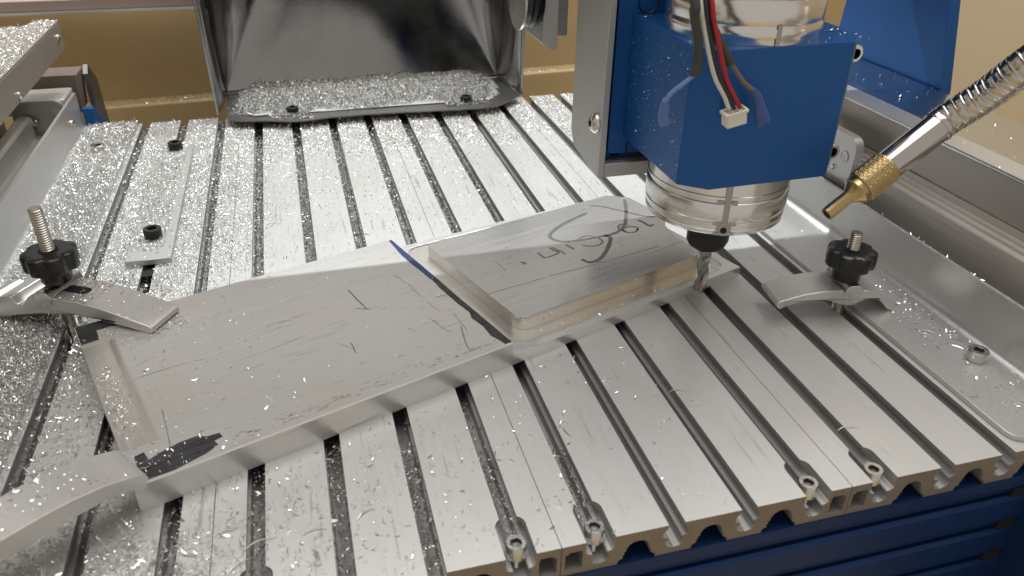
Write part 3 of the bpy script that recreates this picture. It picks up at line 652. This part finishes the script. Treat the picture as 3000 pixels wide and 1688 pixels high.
# bracket and cable gland left of the carriage, higher up
t = thing('sensor_bracket', 'grey bracket bar with a black round knob left of the grey carriage plate', 'bracket', (248, 215, 110))
build('bracket_bar', MB().prism(rnd([(239.4, 98), (242.6, 94.9), (246.4, 94.9), (246.4, 160), (239.4, 160)], [0, 0, 1.2, 0, 0]), 198, 226, 'y'), 'plate', t, bevel=.8)
build('bracket_plate', MB().box(246.6, 253, 204, 209, 99.3, 160), 'plate', t, bevel=.3)
b = MB(); b.lathe([(10.5, -9.5), (13, -9.0), (14.0, -6.5), (13.2, -5.2), (14.2, -4), (13.4, -2), (12, -.1)], (239.3, 207, 117.5), 48, 'x'); build('round_knob', b, 'black', t, smooth=50)
b = MB(); b.lathe([(13.6, -10.4), (14.9, -10.2), (14.9, -9.2), (13.6, -9.0)], (239.3, 207, 117.5), 48, 'x'); build('knob_rim', b, 'steel', t, smooth=50)

AX, AY = 293.4, 121.6
spn = thing('spindle_motor', 'bright turned spindle motor clamped in the blue block', 'spindle motor', (AX, AY, 46))
low = [(8.4, 46.9), (25.5, 46.7), (28.0, 46.7), (28.5, 47.1), (28.55, 48.6), (28.2, 48.9), (28.2, 49.5), (28.75, 49.9), (28.75, 51.9), (28.35, 52.2), (28.9, 52.8), (29.1, 53.4), (29.1, 59.9), (28.9, 60.3), (28.3, 60.6), (28.3, 61.5), (28.9, 61.9), (28.9, 63.2), (28.6, 63.4), (28.6, 67.3)]
low = [(q, h-1.5 if h < 64 else h) for q, h in low]
up = [(28.7, 119.1), (28.7, 121.4), (29.05, 121.9), (29.05, 124.6), (28.6, 125.0), (28.6, 125.7), (28.9, 126.1), (28.9, 133.2), (28.5, 133.6), (28.5, 134.2), (28.9, 134.6), (28.9, 200)]
build('lower_body', MB().lathe(low, (AX, AY, 0), 128), 'spindle', spn, smooth=50)
build('upper_body', MB().lathe(up, (AX, AY, 0), 128), 'spindle', spn, smooth=50)
def patch(rad, a0, a1, z0, z1, z2=None, z3=None):
    vs = []; n = 10
    for k in range(n+1):
        a = R(a0+(a1-a0)*k/n); vs += [(AX+rad*math.cos(a), AY+rad*math.sin(a), z0), (AX+rad*math.cos(a), AY+rad*math.sin(a), z1)]
    return vs, [(2*k, 2*k+2, 2*k+3, 2*k+1) for k in range(n)]
b = MB(); ac = -110.2
for a0, a1, z0, z1 in ((-2.4, 2.4, 45.5, 67.2), (-9.0, 9.0, 49.8, 50.9), (-5.6, 5.6, 47.1, 49.8), (-7.8, 7.8, 45.7, 46.5), (-7.8, -3.2, 58.8, 60.5), (3.2, 7.8, 58.8, 60.5)): b.add(*patch(29.16, ac+a0, ac+a1, z0, z1))
build('joint_mark', b, 'spindle_dark', spn, smooth=0); b = MB(); b.add(*patch(29.1, -96, -92.5, 119.1, 126.2))
build('joint_mark', b, 'spindle_dark', spn, smooth=0)
b = MB(); a = R(ac); b.lathe([(1.3, -.2), (1.3, .25), (.05, .25)], (0, 0, 0), 14, 'x'); b.rot(a); b.v = [(x+AX+29.1*math.cos(a), y+AY+29.1*math.sin(a), z+47.9) for x, y, z in b.v]; build('set_screw', b, 'hole', spn)
hexr = lambda a, h: min(1.0, .945/math.cos(((a+.25) % (math.pi/3))-math.pi/6))
b = MB(); b.lathe([(3.4, 26.2), (6.9, 26.2), (7.7, 26.8), (9.0, 29.0), (9.1, 29.9), (9.1, 46.6)], (AX, AY, 0), 96, rf=hexr); build('collet_nut', b, 'blackox', spn, smooth=25)
em = thing('end_mill', 'spiral fluted end mill at the front edge of the raised block', 'milling cutter', (AX, AY, 3))
vs = []; fs = []; seg = 72; nz = 90; z0, z1 = 3.2, 29
for j in range(nz+1):
    z = z0+(z1-z0)*j/nz; g = max(0, min(1, (22.5-z)/2.2))
    for i in range(seg):
        a = 2*math.pi*i/seg; ph = (a-(z-z0)/5.6) % (2*math.pi/3); q = ph/(2*math.pi/3)
        rad = 2.8*(1-g)+g*(2.85 if q < .14 else (2.85-.45*(q-.14)/.16 if q < .30 else 2.4-1.05*math.sin(math.pi*min(1, (q-.30)/.70))))
        vs.append((AX+rad*math.cos(a), AY+rad*math.sin(a), z))
for j in range(nz):
    for i in range(seg):
        k = (i+1) % seg; fs.append((j*seg+i, j*seg+k, (j+1)*seg+k, (j+1)*seg+i))
fs.append(tuple(range(seg)))
b = MB(); b.add(vs, fs); build('cutter_body', b, 'carbide', em, smooth=35)

# ================================================================ CABLES in front of the clamp block
YW = 84
def wire(name, pts, rad, m_, parent, y=None, n=6, flat=None):
    P = [(p[0], (y if y is not None else p[1]), p[-1]) if len(p) == 2 else p for p in pts]
    S_ = sm(P, n)
    if hasattr(rad, '__len__'): rad = [float(np.interp(i, np.linspace(0, len(S_)-1, len(rad)), rad)) for i in range(len(S_))]
    return build(name, MB().tube(S_, rad, 12, flat=flat), m_, parent, smooth=60)
top = lambda pts: [(x, YW, z) for x, z in pts]
cab = thing('signal_cable', 'three wires white black and red ending in a small white plug', 'cable', (262, YW, 120))
wire('white_wire', [(253.6, 96, 165)]+top([(254.8, 137.5), (256.6, 131.4), (258.7, 125), (261.6, 117.4), (264.5, 111.3), (268.4, 105.8), (271.0, 101.2)]), .75, 'white', cab)
wire('black_wire', [(255.4, 96, 165)]+top([(256.6, 137.5), (258.2, 131.3), (260.6, 125), (263.5, 117.2), (266.2, 111.6), (269.9, 105.7), (273.1, 101)]), .75, 'blackwire', cab)
wire('red_wire', [(257.4, 96, 165)]+[(258.4, YW-.8, 137.4), (260.1, YW-.8, 131.3), (262.6, YW-.8, 124.8), (265.7, YW-.5, 117.1), (268.5, YW, 111), (272.2, YW, 105.5), (275.3, YW, 101.2)], .85, 'red', cab)
# three pin plug: a hollow shell with a rim
wv = Vector((.975, .02, .20)).normalized(); hv = Vector((.47, .10, -.88)).normalized(); dv = wv.cross(hv).normalized(); hv = dv.cross(wv)
pc = Vector((273.2, 84, 100.6))
def plug(mb, u0, u1, d0, d1, h0, h1, mi=0):
    c = MB().box(u0, u1, d0, d1, h0, h1); mb.add([tuple(pc+wv*x+dv*y+hv*z) for x, y, z in c.v], c.f, mi)
b = MB(); plug(b, -4.3, 4.3, -2.5, -1.9, 0, 1.1); plug(b, -4.3, 4.3, 1.9, 2.5, 0, 1.1); plug(b, -4.3, -3.5, -1.88, 1.88, 0, 1.1); plug(b, 3.5, 4.3, -1.88, 1.88, 0, 1.1)
plug(b, -3.7, 3.7, -2.2, 2.2, 1.12, 5.4); plug(b, -1.35, -1.05, -1.88, 1.88, .2, 1.1); plug(b, 1.05, 1.35, -1.88, 1.88, .2, 1.1); build('plug_shell', b, 'connector', cab, bevel=.2)
pw = thing('power_lead', 'grey sleeved lead with a pale blue wire left of the wire bunch', 'cable', (256, YW, 120))
wire('shrink_sleeve', [(251, 98, 165), (252.8, YW, 137.6), (253.1, YW, 134), (255.1, YW+.5, 128.2), (256.6, YW+.8, 123), (257.3, YW+.8, 117.6), (256.5, YW+.8, 113.1)], 1.6, 'sleeve', pw)
wire('blue_wire', [(256.7, YW+.8, 113.6), (253.8, YW+2.5, 110.2), (251.3, YW+4.5, 107), (250.2, 90, 104.2), (250.4, 92, 102.6)], .8, 'bluewire', pw)
wire('terminal_cover', [(250.6, 91.4, 103.6), (250.9, 92, 101.6), (251.1, 92.5, 98.8), (251.3, 92.5, 96), (252.0, 92, 94.2)], [1.3, 1.9, 2.2, 2.3, 2.1], 'term2', pw, n=4, flat=((1, 0, 0), .85))
pw2 = thing('power_lead', 'sleeved lead with brown wire and clear blue terminal right of the bunch', 'cable', (272, YW, 115))
wire('shrink_sleeve', [(255, 97, 165), (258.4, YW+2, 137), (260.8, YW+2, 129.8), (263.4, YW+2, 125.6), (266.3, YW+1.6, 121.3), (269.6, YW+1, 116.3)], 1.7, 'sleeve', pw2)
wire('brown_wire', [(269.3, YW+1, 117), (272.9, YW+.8, 112.7), (275.8, YW+.8, 109.6), (280.0, YW+1, 106.6), (281.5, YW+1, 105.2)], .8, 'brownwire', pw2)
wire('terminal_cover', [(279.6, YW+1, 107), (281.8, YW+1, 104.6), (283.2, YW+1.2, 102), (284.6, YW+1.2, 98.5), (286.0, YW+1.2, 95.4), (286.4, YW+1.2, 94.4)], [1.2, 1.6, 2.0, 2.5, 2.8, 2.6], 'term', pw2, n=4, flat=((0, 1, 0), .7))

# ================================================================ COOLANT HOSE
hz = thing('air_nozzle', 'chrome gooseneck hose with a knurled brass nozzle reaching in from the right', 'air nozzle', (380, 85, 90))
P0 = Vector((311.5, 72.5, 61.8)); d1 = (Vector((354.6, 76.9, 90.7))-P0).normalized()
ax2 = d1.cross(Vector((0, 0, 1))).normalized(); ax3 = d1.cross(ax2)
def along(prof, m_, name, seg=40, rf=None, smooth=40):
    b = MB(); b.lathe(prof, (0, 0, 0), seg, 'x', rf=rf); b.v = [tuple(P0+d1*x+ax2*y+ax3*z) for x, y, z in b.v]; return build(name, b, m_, hz, smooth=smooth)
D_ = lambda x: (x)
along([(1.7, .1), (2.45, 0), (2.55, .3), (2.55, 10.2), (2.9, 10.8), (4.8, 13.4), (5.3, 13.7), (5.3, 16.0)], 'brass', 'nozzle_tip')
along([(1.68, -.02), (1.6, .15), (.1, .15)], 'hole', 'nozzle_mouth')
vs = []; fs = []; seg = 96; nz = 56
for j in range(nz+1):
    x = 15.8+12.6*j/nz; e = min(1, j/3, (nz-j)/3)
    for i in range(seg):
        a = 2*math.pi*i/seg; kn = abs(((i*28/seg+j*.30) % 1)-.5)*abs(((i*28/seg-j*.30) % 1)-.5)*4
        rad = 5.95+.1*e+.5*kn*e; vs.append(tuple(P0+d1*x+ax2*rad*math.cos(a)+ax3*rad*math.sin(a)))
for j in range(nz):
    for i in range(seg):
        k = (i+1) % seg; fs.append((j*seg+i, j*seg+k, (j+1)*seg+k, (j+1)*seg+i))
fs.append(tuple(range(seg))); fs.append(tuple(nz*seg+i for i in range(seg)))
b = MB(); b.add(vs, fs); build('knurled_collar', b, 'brass', hz, smooth=12)
along([(5.0, 28.2), (5.6, 28.4), (5.7, 29), (5.7, 52), (5.3, 52.4)], 'chrome', 'sleeve_tube', 64)
# gooseneck: ridged tube along a gentle curve
path = sm([tuple(P0+d1*51), tuple(P0+d1*56), (364.8, 70.6, 103.3), (368.6, 62.2, 115.9), (376, 56, 128), (388, 50, 146)], 60); rad = []; s_ = 0; prev = Vector(path[0])
for p in path:
    s_ += (Vector(p)-prev).length; prev = Vector(p); q = (s_/3.3) % 1
    rad.append(5.95+(.30*math.sin(math.pi*q/.22) if q < .22 else .12*math.sin(math.pi*(q-.22)/.78)))
b = MB(); b.tube(path, rad, 40); build('gooseneck', b, 'chrome', hz, smooth=50)

# ================================================================ CHIPS (stuff)
def vnoise(x, y, cell, seed):
    g = np.random.default_rng(seed).random((256, 256)); X = x/cell; Y = y/cell
    i = np.floor(X).astype(int); j = np.floor(Y).astype(int); a = X-i; c = Y-j; a = a*a*(3-2*a); c = c*c*(3-2*c)
    G = lambda p, q: g[p % 256, q % 256]
    return (G(i, j)*(1-a)+G(i+1, j)*a)*(1-c)+(G(i, j+1)*(1-a)+G(i+1, j+1)*a)*c
def chips(name, P, label, size=(.42, 1.1), tilt=.85, long_=.03, m_='chip', curl=1.0, width=.33):
    """curled slivers lying at the points P (n x 3, mm)"""
    P = np.asarray(P, float); n = len(P)
    if n == 0: return None
    L = RNG.uniform(size[0], size[1], n)*np.exp(RNG.normal(0, .25, n)); lg = RNG.random(n) < long_; L[lg] *= RNG.uniform(1.8, 3.4, lg.sum())
    W = L*RNG.uniform(width*.6, width*1.5, n); W[lg] = np.minimum(W[lg], .55)
    az = RNG.uniform(0, 2*np.pi, n); tl = RNG.normal(0, tilt, n); rl = RNG.normal(0, tilt, n)
    k = RNG.uniform(.15, .9, n)*curl
    d = np.stack([np.cos(az)*np.cos(tl), np.sin(az)*np.cos(tl), np.sin(tl)], 1)
    s_ = np.stack([-np.sin(az), np.cos(az), np.zeros(n)], 1); nn = np.cross(d, s_)
    s2 = s_*np.cos(rl)[:, None]+nn*np.sin(rl)[:, None]; n2 = np.cross(d, s2); n2 *= np.sign(n2[:, 2:3]+1e-9)
    V = np.zeros((n, 8, 3)); t = [-.5, -.17, .17, .5]; wd = [.45, 1, .95, .3]
    bend = RNG.normal(0, .25, n)
    for q in range(4):
        c = P+d*(L*t[q])[:, None]+n2*((.25-t[q]**2)*L*k*-1.0+.25*L*k)[:, None]+s2*(bend*L*(t[q]**2))[:, None]
        V[:, 2*q] = c+s2*(W*wd[q]*.5)[:, None]; V[:, 2*q+1] = c-s2*(W*wd[q]*.5)[:, None]
    lowz = V[:, :, 2].min(1)-P[:, 2]; V[:, :, 2] -= np.minimum(lowz, 0)[:, None]*1.0
    base = (np.arange(n)*8)[:, None]
    F = np.concatenate([base+np.array(q) for q in ([0, 1, 3, 2], [2, 3, 5, 4], [4, 5, 7, 6])], 1).reshape(-1)
    me = bpy.data.meshes.new(name); me.vertices.add(n*8); me.vertices.foreach_set('co', (V*MM).reshape(-1))
    me.loops.add(len(F)); me.loops.foreach_set('vertex_index', F.astype(np.int32))
    nf = n*3; me.polygons.add(nf); me.polygons.foreach_set('loop_start', np.arange(nf, dtype=np.int32)*4)
    me.update(calc_edges=True); me.validate(); me.materials.append(MT[m_])
    o = bpy.data.objects.new(name, me); COL.objects.link(o); o['kind'] = 'stuff'; o['label'] = label
    return o
def scatter(x0, x1, y0, y1, n, z, dens=None, h=0.0):
    x = RNG.uniform(x0, x1, n); y = RNG.uniform(y0, y1, n)
    if dens is not None:
        kk = RNG.random(n) < dens(x, y); x, y = x[kk], y[kk]
    zz = z(x, y) if callable(z) else np.full(len(x), z)
    return np.stack([x, y, zz+RNG.random(len(x))*h], 1)
sstep = lambda a, b_, x: np.clip((x-a)/(b_-a), 0, 1)**2*(3-2*np.clip((x-a)/(b_-a), 0, 1))
loc = lambda x, y: ((x-65.8)*math.cos(TH)+(y-46.1)*math.sin(TH), -(x-65.8)*math.sin(TH)+(y-46.1)*math.cos(TH))
def free(x, y):          # not under the bar
    uu, vv = loc(x, y); return ~((uu > -.4) & (uu < 270.4) & (vv > -.5) & (vv < 105.5))
def on_slat(x): return np.abs(((x/25+.5) % 1)-.5)*25 > HW+.25
# left flange and the left slats
def d_left(x, y):
    n1 = vnoise(x, y, 22, 1)*.6+vnoise(x, y, 7, 2)*.4
    return sstep(-14, -8, x-(y-100)*0-(n1-.5)*6)*np.where(y > 60, 1, .5+.5*n1)
P = scatter(-13, 19.5, 20, 425, 110000, 2.02, d_left, 1.1)
chips('aluminium_chips', P, 'deep drift of silver chips covering the left guard flange')
def d_table(x, y):
    n1 = vnoise(x, y, 26, 3)*.55+vnoise(x, y, 9, 4)*.45
    right = 1-sstep(62, 112, x+(n1-.5)*38-(y-250)*.08)                # the left slats
    right *= sstep(150, 215, y+(n1-.5)*30)
    rear = sstep(318, 372, y+(n1-.5)*48-(x-80)*.02)*(1-sstep(360, 372, x))
    spr = .05*np.exp(-((x-150)/140)**2)*sstep(190, 300, y)+.012*(y > 150)*(x < 320)
    d = np.maximum(np.maximum(right*.9, rear*.85), spr)
    strip = (x > 55.5) & (x < 60.4) & (y > 211) & (y < 369)            # bare edge of the stop plate
    return d*on_slat(x)*free(x, y)*(~((x > 39.5) & (x < 60.5) & (y > 211) & (y < 369.5)))
P = scatter(20, 362, 150, 426, 330000, .04, d_table, .7)
chips('aluminium_chips', P, 'silver chips strewn over the rear and left slats of the table', size=(.4, 1.05), tilt=.8, long_=.02)
P = scatter(40, 60, 211.6, 368.8, 6500, 3.0, lambda x, y: np.where((x > 55.6+vnoise(x, y, 9, 8)*1.5) | (y < 219+vnoise(x, y, 8, 9)*6), .07, .92), .6)
P = P[(np.hypot(P[:, 0]-50, P[:, 1]-236.5) > 4.8) & (np.hypot(P[:, 0]-50, P[:, 1]-362) > 4.8)]
chips('aluminium_chips', P, 'silver chips lying on the black screwed stop strip')
# front left of the table and beside the bar
def d_front(x, y):
    n1 = vnoise(x, y, 20, 11)*.5+vnoise(x, y, 7, 12)*.5
    a = (1-sstep(66, 128, x+(n1-.5)*40))*(1-sstep(22, 46, y+(n1-.5)*26-(x-60)*.05))*.55
    c = (1-sstep(18, 44, x+(n1-.5)*14-(y-60)*.10))*sstep(60, 150, y)*.9
    e = .05*(1-sstep(90, 200, x))*(y < 60)+.16*(x < 60)+.006
    return np.maximum(np.maximum(a, c), e)*on_slat(x)*free(x, y)
P = scatter(-12, 260, 0.5, 200, 150000, .04, d_front, .8)
P[:, 2] += np.where(P[:, 0] < 19.4, 2.0, 0)
chips('aluminium_chips', P, 'loose silver chips on the front left slats beside the bar', size=(.6, 1.75), long_=.07, tilt=.95, width=.26)
# chips in the slots
pts = []
for k in range(1, 15):
    for y0 in np.arange(3, 425, 1.0):
        nz_ = vnoise(np.array([k*37.0]), np.array([y0]), 24, 20+k)[0]
        if k <= 4: dn = .95 if y0 > 120 else .9*(nz_ > .25)
        elif k <= 9: dn = (.95-.06*(k-5)) if y0 > 190 else (.95 if (y0 < 66-7*(k-5) and k <= 8) else .15*(nz_ > .5))
        else: dn = .22*(nz_ > .45) if y0 > 150 else (.10 if nz_ > .6 else 0)
        m_ = RNG.poisson(8.0*dn); x = 25*k+RNG.uniform(-2.5, 2.5, m_)
        zz = -2.2-RNG.random(m_)*4.4*(1-np.abs(x-25*k)/3.4) if dn > .3 else np.where(np.abs(x-25*k) > 2.3, -5.3, -9.0)+RNG.random(m_)*.4
        pts += [(a, y0+RNG.random(), c) for a, c in zip(x, zz)]
P = np.array(pts); 
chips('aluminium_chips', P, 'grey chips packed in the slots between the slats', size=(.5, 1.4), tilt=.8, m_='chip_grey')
# on the bar (local coordinates -> world)
def on_bar(n, dens, u0, u1, v0, v1, z, h=.1):
    Q = scatter(u0, u1, v0, v1, n, z, dens, h); c, s_ = math.cos(TH), math.sin(TH)
    return np.stack([65.8+Q[:, 0]*c-Q[:, 1]*s_, 46.1+Q[:, 0]*s_+Q[:, 1]*c, Q[:, 2]], 1)
def d_bar(a, c):
    n1 = vnoise(a, c, 16, 31)*.5+vnoise(a, c, 6, 32)*.5
    base = .050*np.exp(-(a/52.0)**2)+.004+.05*(n1 > .66)*np.exp(-(a/60.0)**2)
    nose = .85*np.exp(-(((a-32)/8)**2+((c-88+(a-30)*.35)/5)**2))+.5*np.exp(-(((a-16)/9)**2+((c-84)/4)**2))
    inkp = .22*((a > 3) & (a < 18) & (c < 12))
    return np.clip(np.maximum(np.maximum(base, nose), inkp), 0, 1)*(a < 139)*~((a < 12) & (c > 18) & (c < 88))
P = np.concatenate([on_bar(24000, d_bar, .5, 138, .8, 103, 10.54), on_bar(900, lambda a, c: .75*(vnoise(a, c, 9, 33) > .35)*(c > 30)*(c < 70)+.08, 1, 9, 19, 87, 10.25),
                    on_bar(60, lambda a, c: .5+0*a, 146, 264, 4, 11, 4.2)])
chips('aluminium_chips', P, 'scattered chips on the left half of the aluminium bar', size=(.38, 1.1), long_=.06, tilt=.6, width=.26)
# clamp arms
def on_frame(name, N, x0, x1, y0, y1, zf, o, ang, dens, lab):
    Q = scatter(x0, x1, y0, y1, N, lambda x, y: zf(x), dens, .1); c, s_ = math.cos(ang), math.sin(ang)
    chips(name, np.stack([o[0]+Q[:, 0]*c-Q[:, 1]*s_, o[1]+Q[:, 0]*s_+Q[:, 1]*c, Q[:, 2]], 1), lab, size=(.4, 1.1), tilt=.3)
zLR = lambda x: np.interp(x, [-20, 4.2, 14.6, 26.8, 46.9], [17.5, 18.9, 19.0, 17.95, 13.95])+.03
on_frame('aluminium_chips', 900, 4.5, 46, -8, 8, zLR, (25, 164.5), R(-31), lambda x, y: np.where((x < 20) & (vnoise(x, y, 6, 41) > .35) & ~((x < 15) & (np.abs(y) < 2.8)), .9, .10), 'chips dusted over the left rear clamp arm')
zLF = lambda x: np.interp(x, [-56, -38.8, -28.3, -20, -11.5, -1], [18.6, 20.7, 21.1, 20.9, 19.7, 16.5])+.03
on_frame('aluminium_chips', 700, -60, -1, -8, 8, zLF, (ox, oy), aa, lambda x, y: np.where((x < -13) & (vnoise(x, y, 7, 43) > .45), .45, .05)*~((x < -40) & (np.abs(y) < 2.8)), 'chips dusted over the front left clamp arm')
# left cover, tray heap, ledge
P = scatter(-66, -15.8, 130, 435.5, 30000, 69.6, lambda x, y: np.where((y > 419) & (x < -30), 0, .95), .7)
chips('aluminium_chips', P, 'silver chips heaped on top of the left rail cover')
def tray_h(x, y):
    n1 = vnoise(x, y, 30, 51)*.6+vnoise(x, y, 10, 52)*.4
    return 5.85+6.5*sstep(392, 455, y)*sstep(80, 105, x)*(1-sstep(258, 284, x))*(.6+.7*n1)
def d_tray(x, y):
    n1 = vnoise(x, y, 18, 53)
    edge = 400+7*n1+np.where((np.abs(x-124) < 14) | (np.abs(x-248) < 16), -8, 3.5)+np.abs(x-183)*.055
    return sstep(edge-2, edge+3, y)*sstep(79, 96, x-(y-430)*.12)*(1-sstep(268, 283, x+(450-y)*.12))*.97
P = scatter(77, 287, 388, 466, 95000, tray_h, d_tray, .8)
P = P[(np.hypot(P[:, 0]-124, P[:, 1]-409) > 4.5) & (np.hypot(P[:, 0]-248, P[:, 1]-407) > 4.5)]
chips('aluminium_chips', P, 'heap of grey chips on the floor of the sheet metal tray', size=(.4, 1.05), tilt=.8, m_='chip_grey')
gx = np.linspace(80, 284, 60); gy = np.linspace(396, 465, 26); XX, YY = np.meshgrid(gx, gy)
ZZ = np.maximum(tray_h(XX, YY)-.25, 5.82); vv = np.stack([XX, YY, ZZ], 2).reshape(-1, 3)
b = MB(); b.add(vv.tolist(), [(j*60+i, j*60+i+1, (j+1)*60+i+1, (j+1)*60+i) for j in range(25) for i in range(59) if ZZ[j, i] > 6.3])
o = build('chip_heap', b, 'chip_bed'); tag(o, 'fine grey swarf packed under the chips in the tray', kind='stuff')
# sparse flakes: right guard, right cover, block, wires' surroundings, open slats, bar block
P = np.concatenate([scatter(366, 389, 15, 125, 800, 2.03, lambda x, y: .18+.5*np.exp(-((x-380)/5)**2)*(vnoise(x, y, 7, 61) > .5), .15), scatter(390, 391.2, 20, 150, 60, 25.05),
                    scatter(356, 388, 20, 200, 60, 2.03)])
P = P[(np.hypot(P[:, 0]-378.2, P[:, 1]-47.5) > 4.6)]
chips('loose_flakes', P, 'few bright flakes on the right guard sheet', size=(.5, 1.5), long_=.12, tilt=.4)
P = np.concatenate([scatter(409, 463, 60, 280, 110, 62.58), scatter(300, 331, 94, 112, 60, 119.03, lambda x, y: (x-300)/31*.9), scatter(263, 275, 100, 150, 40, 119.03)])
chips('loose_flakes', P, 'few bright flakes on the blue block and the right rail cover', size=(.4, 1.2), long_=.06, tilt=.4)
P = scatter(120, 352, 1, 140, 380, .04, lambda x, y: on_slat(x)*free(x, y)*(.08+.5*np.exp(-((x-165)/60)**2)))
chips('loose_flakes', P, 'single flakes on the bare front slats', size=(.5, 1.6), long_=.08, tilt=.3)
P = scatter(262.3, 262.7, 100, 150, 260, 0); P[:, 2] = RNG.uniform(69, 116, len(P)); P[:, 0] = 262.5
chips('loose_flakes', P, 'tiny flakes stuck to the left face of the blue block', size=(.25, .7), tilt=.9, long_=0)
wl = [Matrix.Rotation(wa, 3, 'Z') @ Vector((x, y, -11.95))+Vector((-27, 510, 0)) for x, y in zip(RNG.uniform(0, 400, 1500), RNG.uniform(1, 16, 1500))]
chips('loose_flakes', [tuple(v) for v in wl], 'dust of chips on the ledge of the back wall', size=(.5, 1.5))
# a handful of long curls
b = MB()
for (x, y, z, L_, a) in ((331, 96, .2, 0, 0), (386, 98, 2.1, 9, -.6), (370, 70, 2.1, 6, -.9), (250, 60, .1, 7, -.15), (96, 22, .1, 11, .3), (113, 24, .1, 8, .1), (92, 14, .2, 9, .6), (130, 26, .1, 7, .5), (88, 30, .1, 6, .2), (60, 133, 10.6, 6, -.4), (110, 128, 10.6, 6, .1), (84, 64, 10.6, 5, 1.2), (152, 92, 10.6, 5, .3), (206, 210, .1, 7, .3), (72, 148, 17.0, 5, .2), (299, 25, .1, 9, -.1)):
    if L_: 
        pts = [(x+L_*t*math.cos(a)-1.2*math.sin(math.pi*t)*math.sin(a), y+L_*t*math.sin(a)+1.2*math.sin(math.pi*t)*math.cos(a), z+.25+.5*math.sin(math.pi*t)) for t in np.linspace(0, 1, 10)]
        b.tube(pts, [.06, .15, .2, .23, .24, .23, .2, .17, .12, .04], 6, flat=((0, 0, 1), .55))
o = build('long_curl', b, 'chip'); tag(o, 'long bright curls of swarf lying about', kind='stuff')
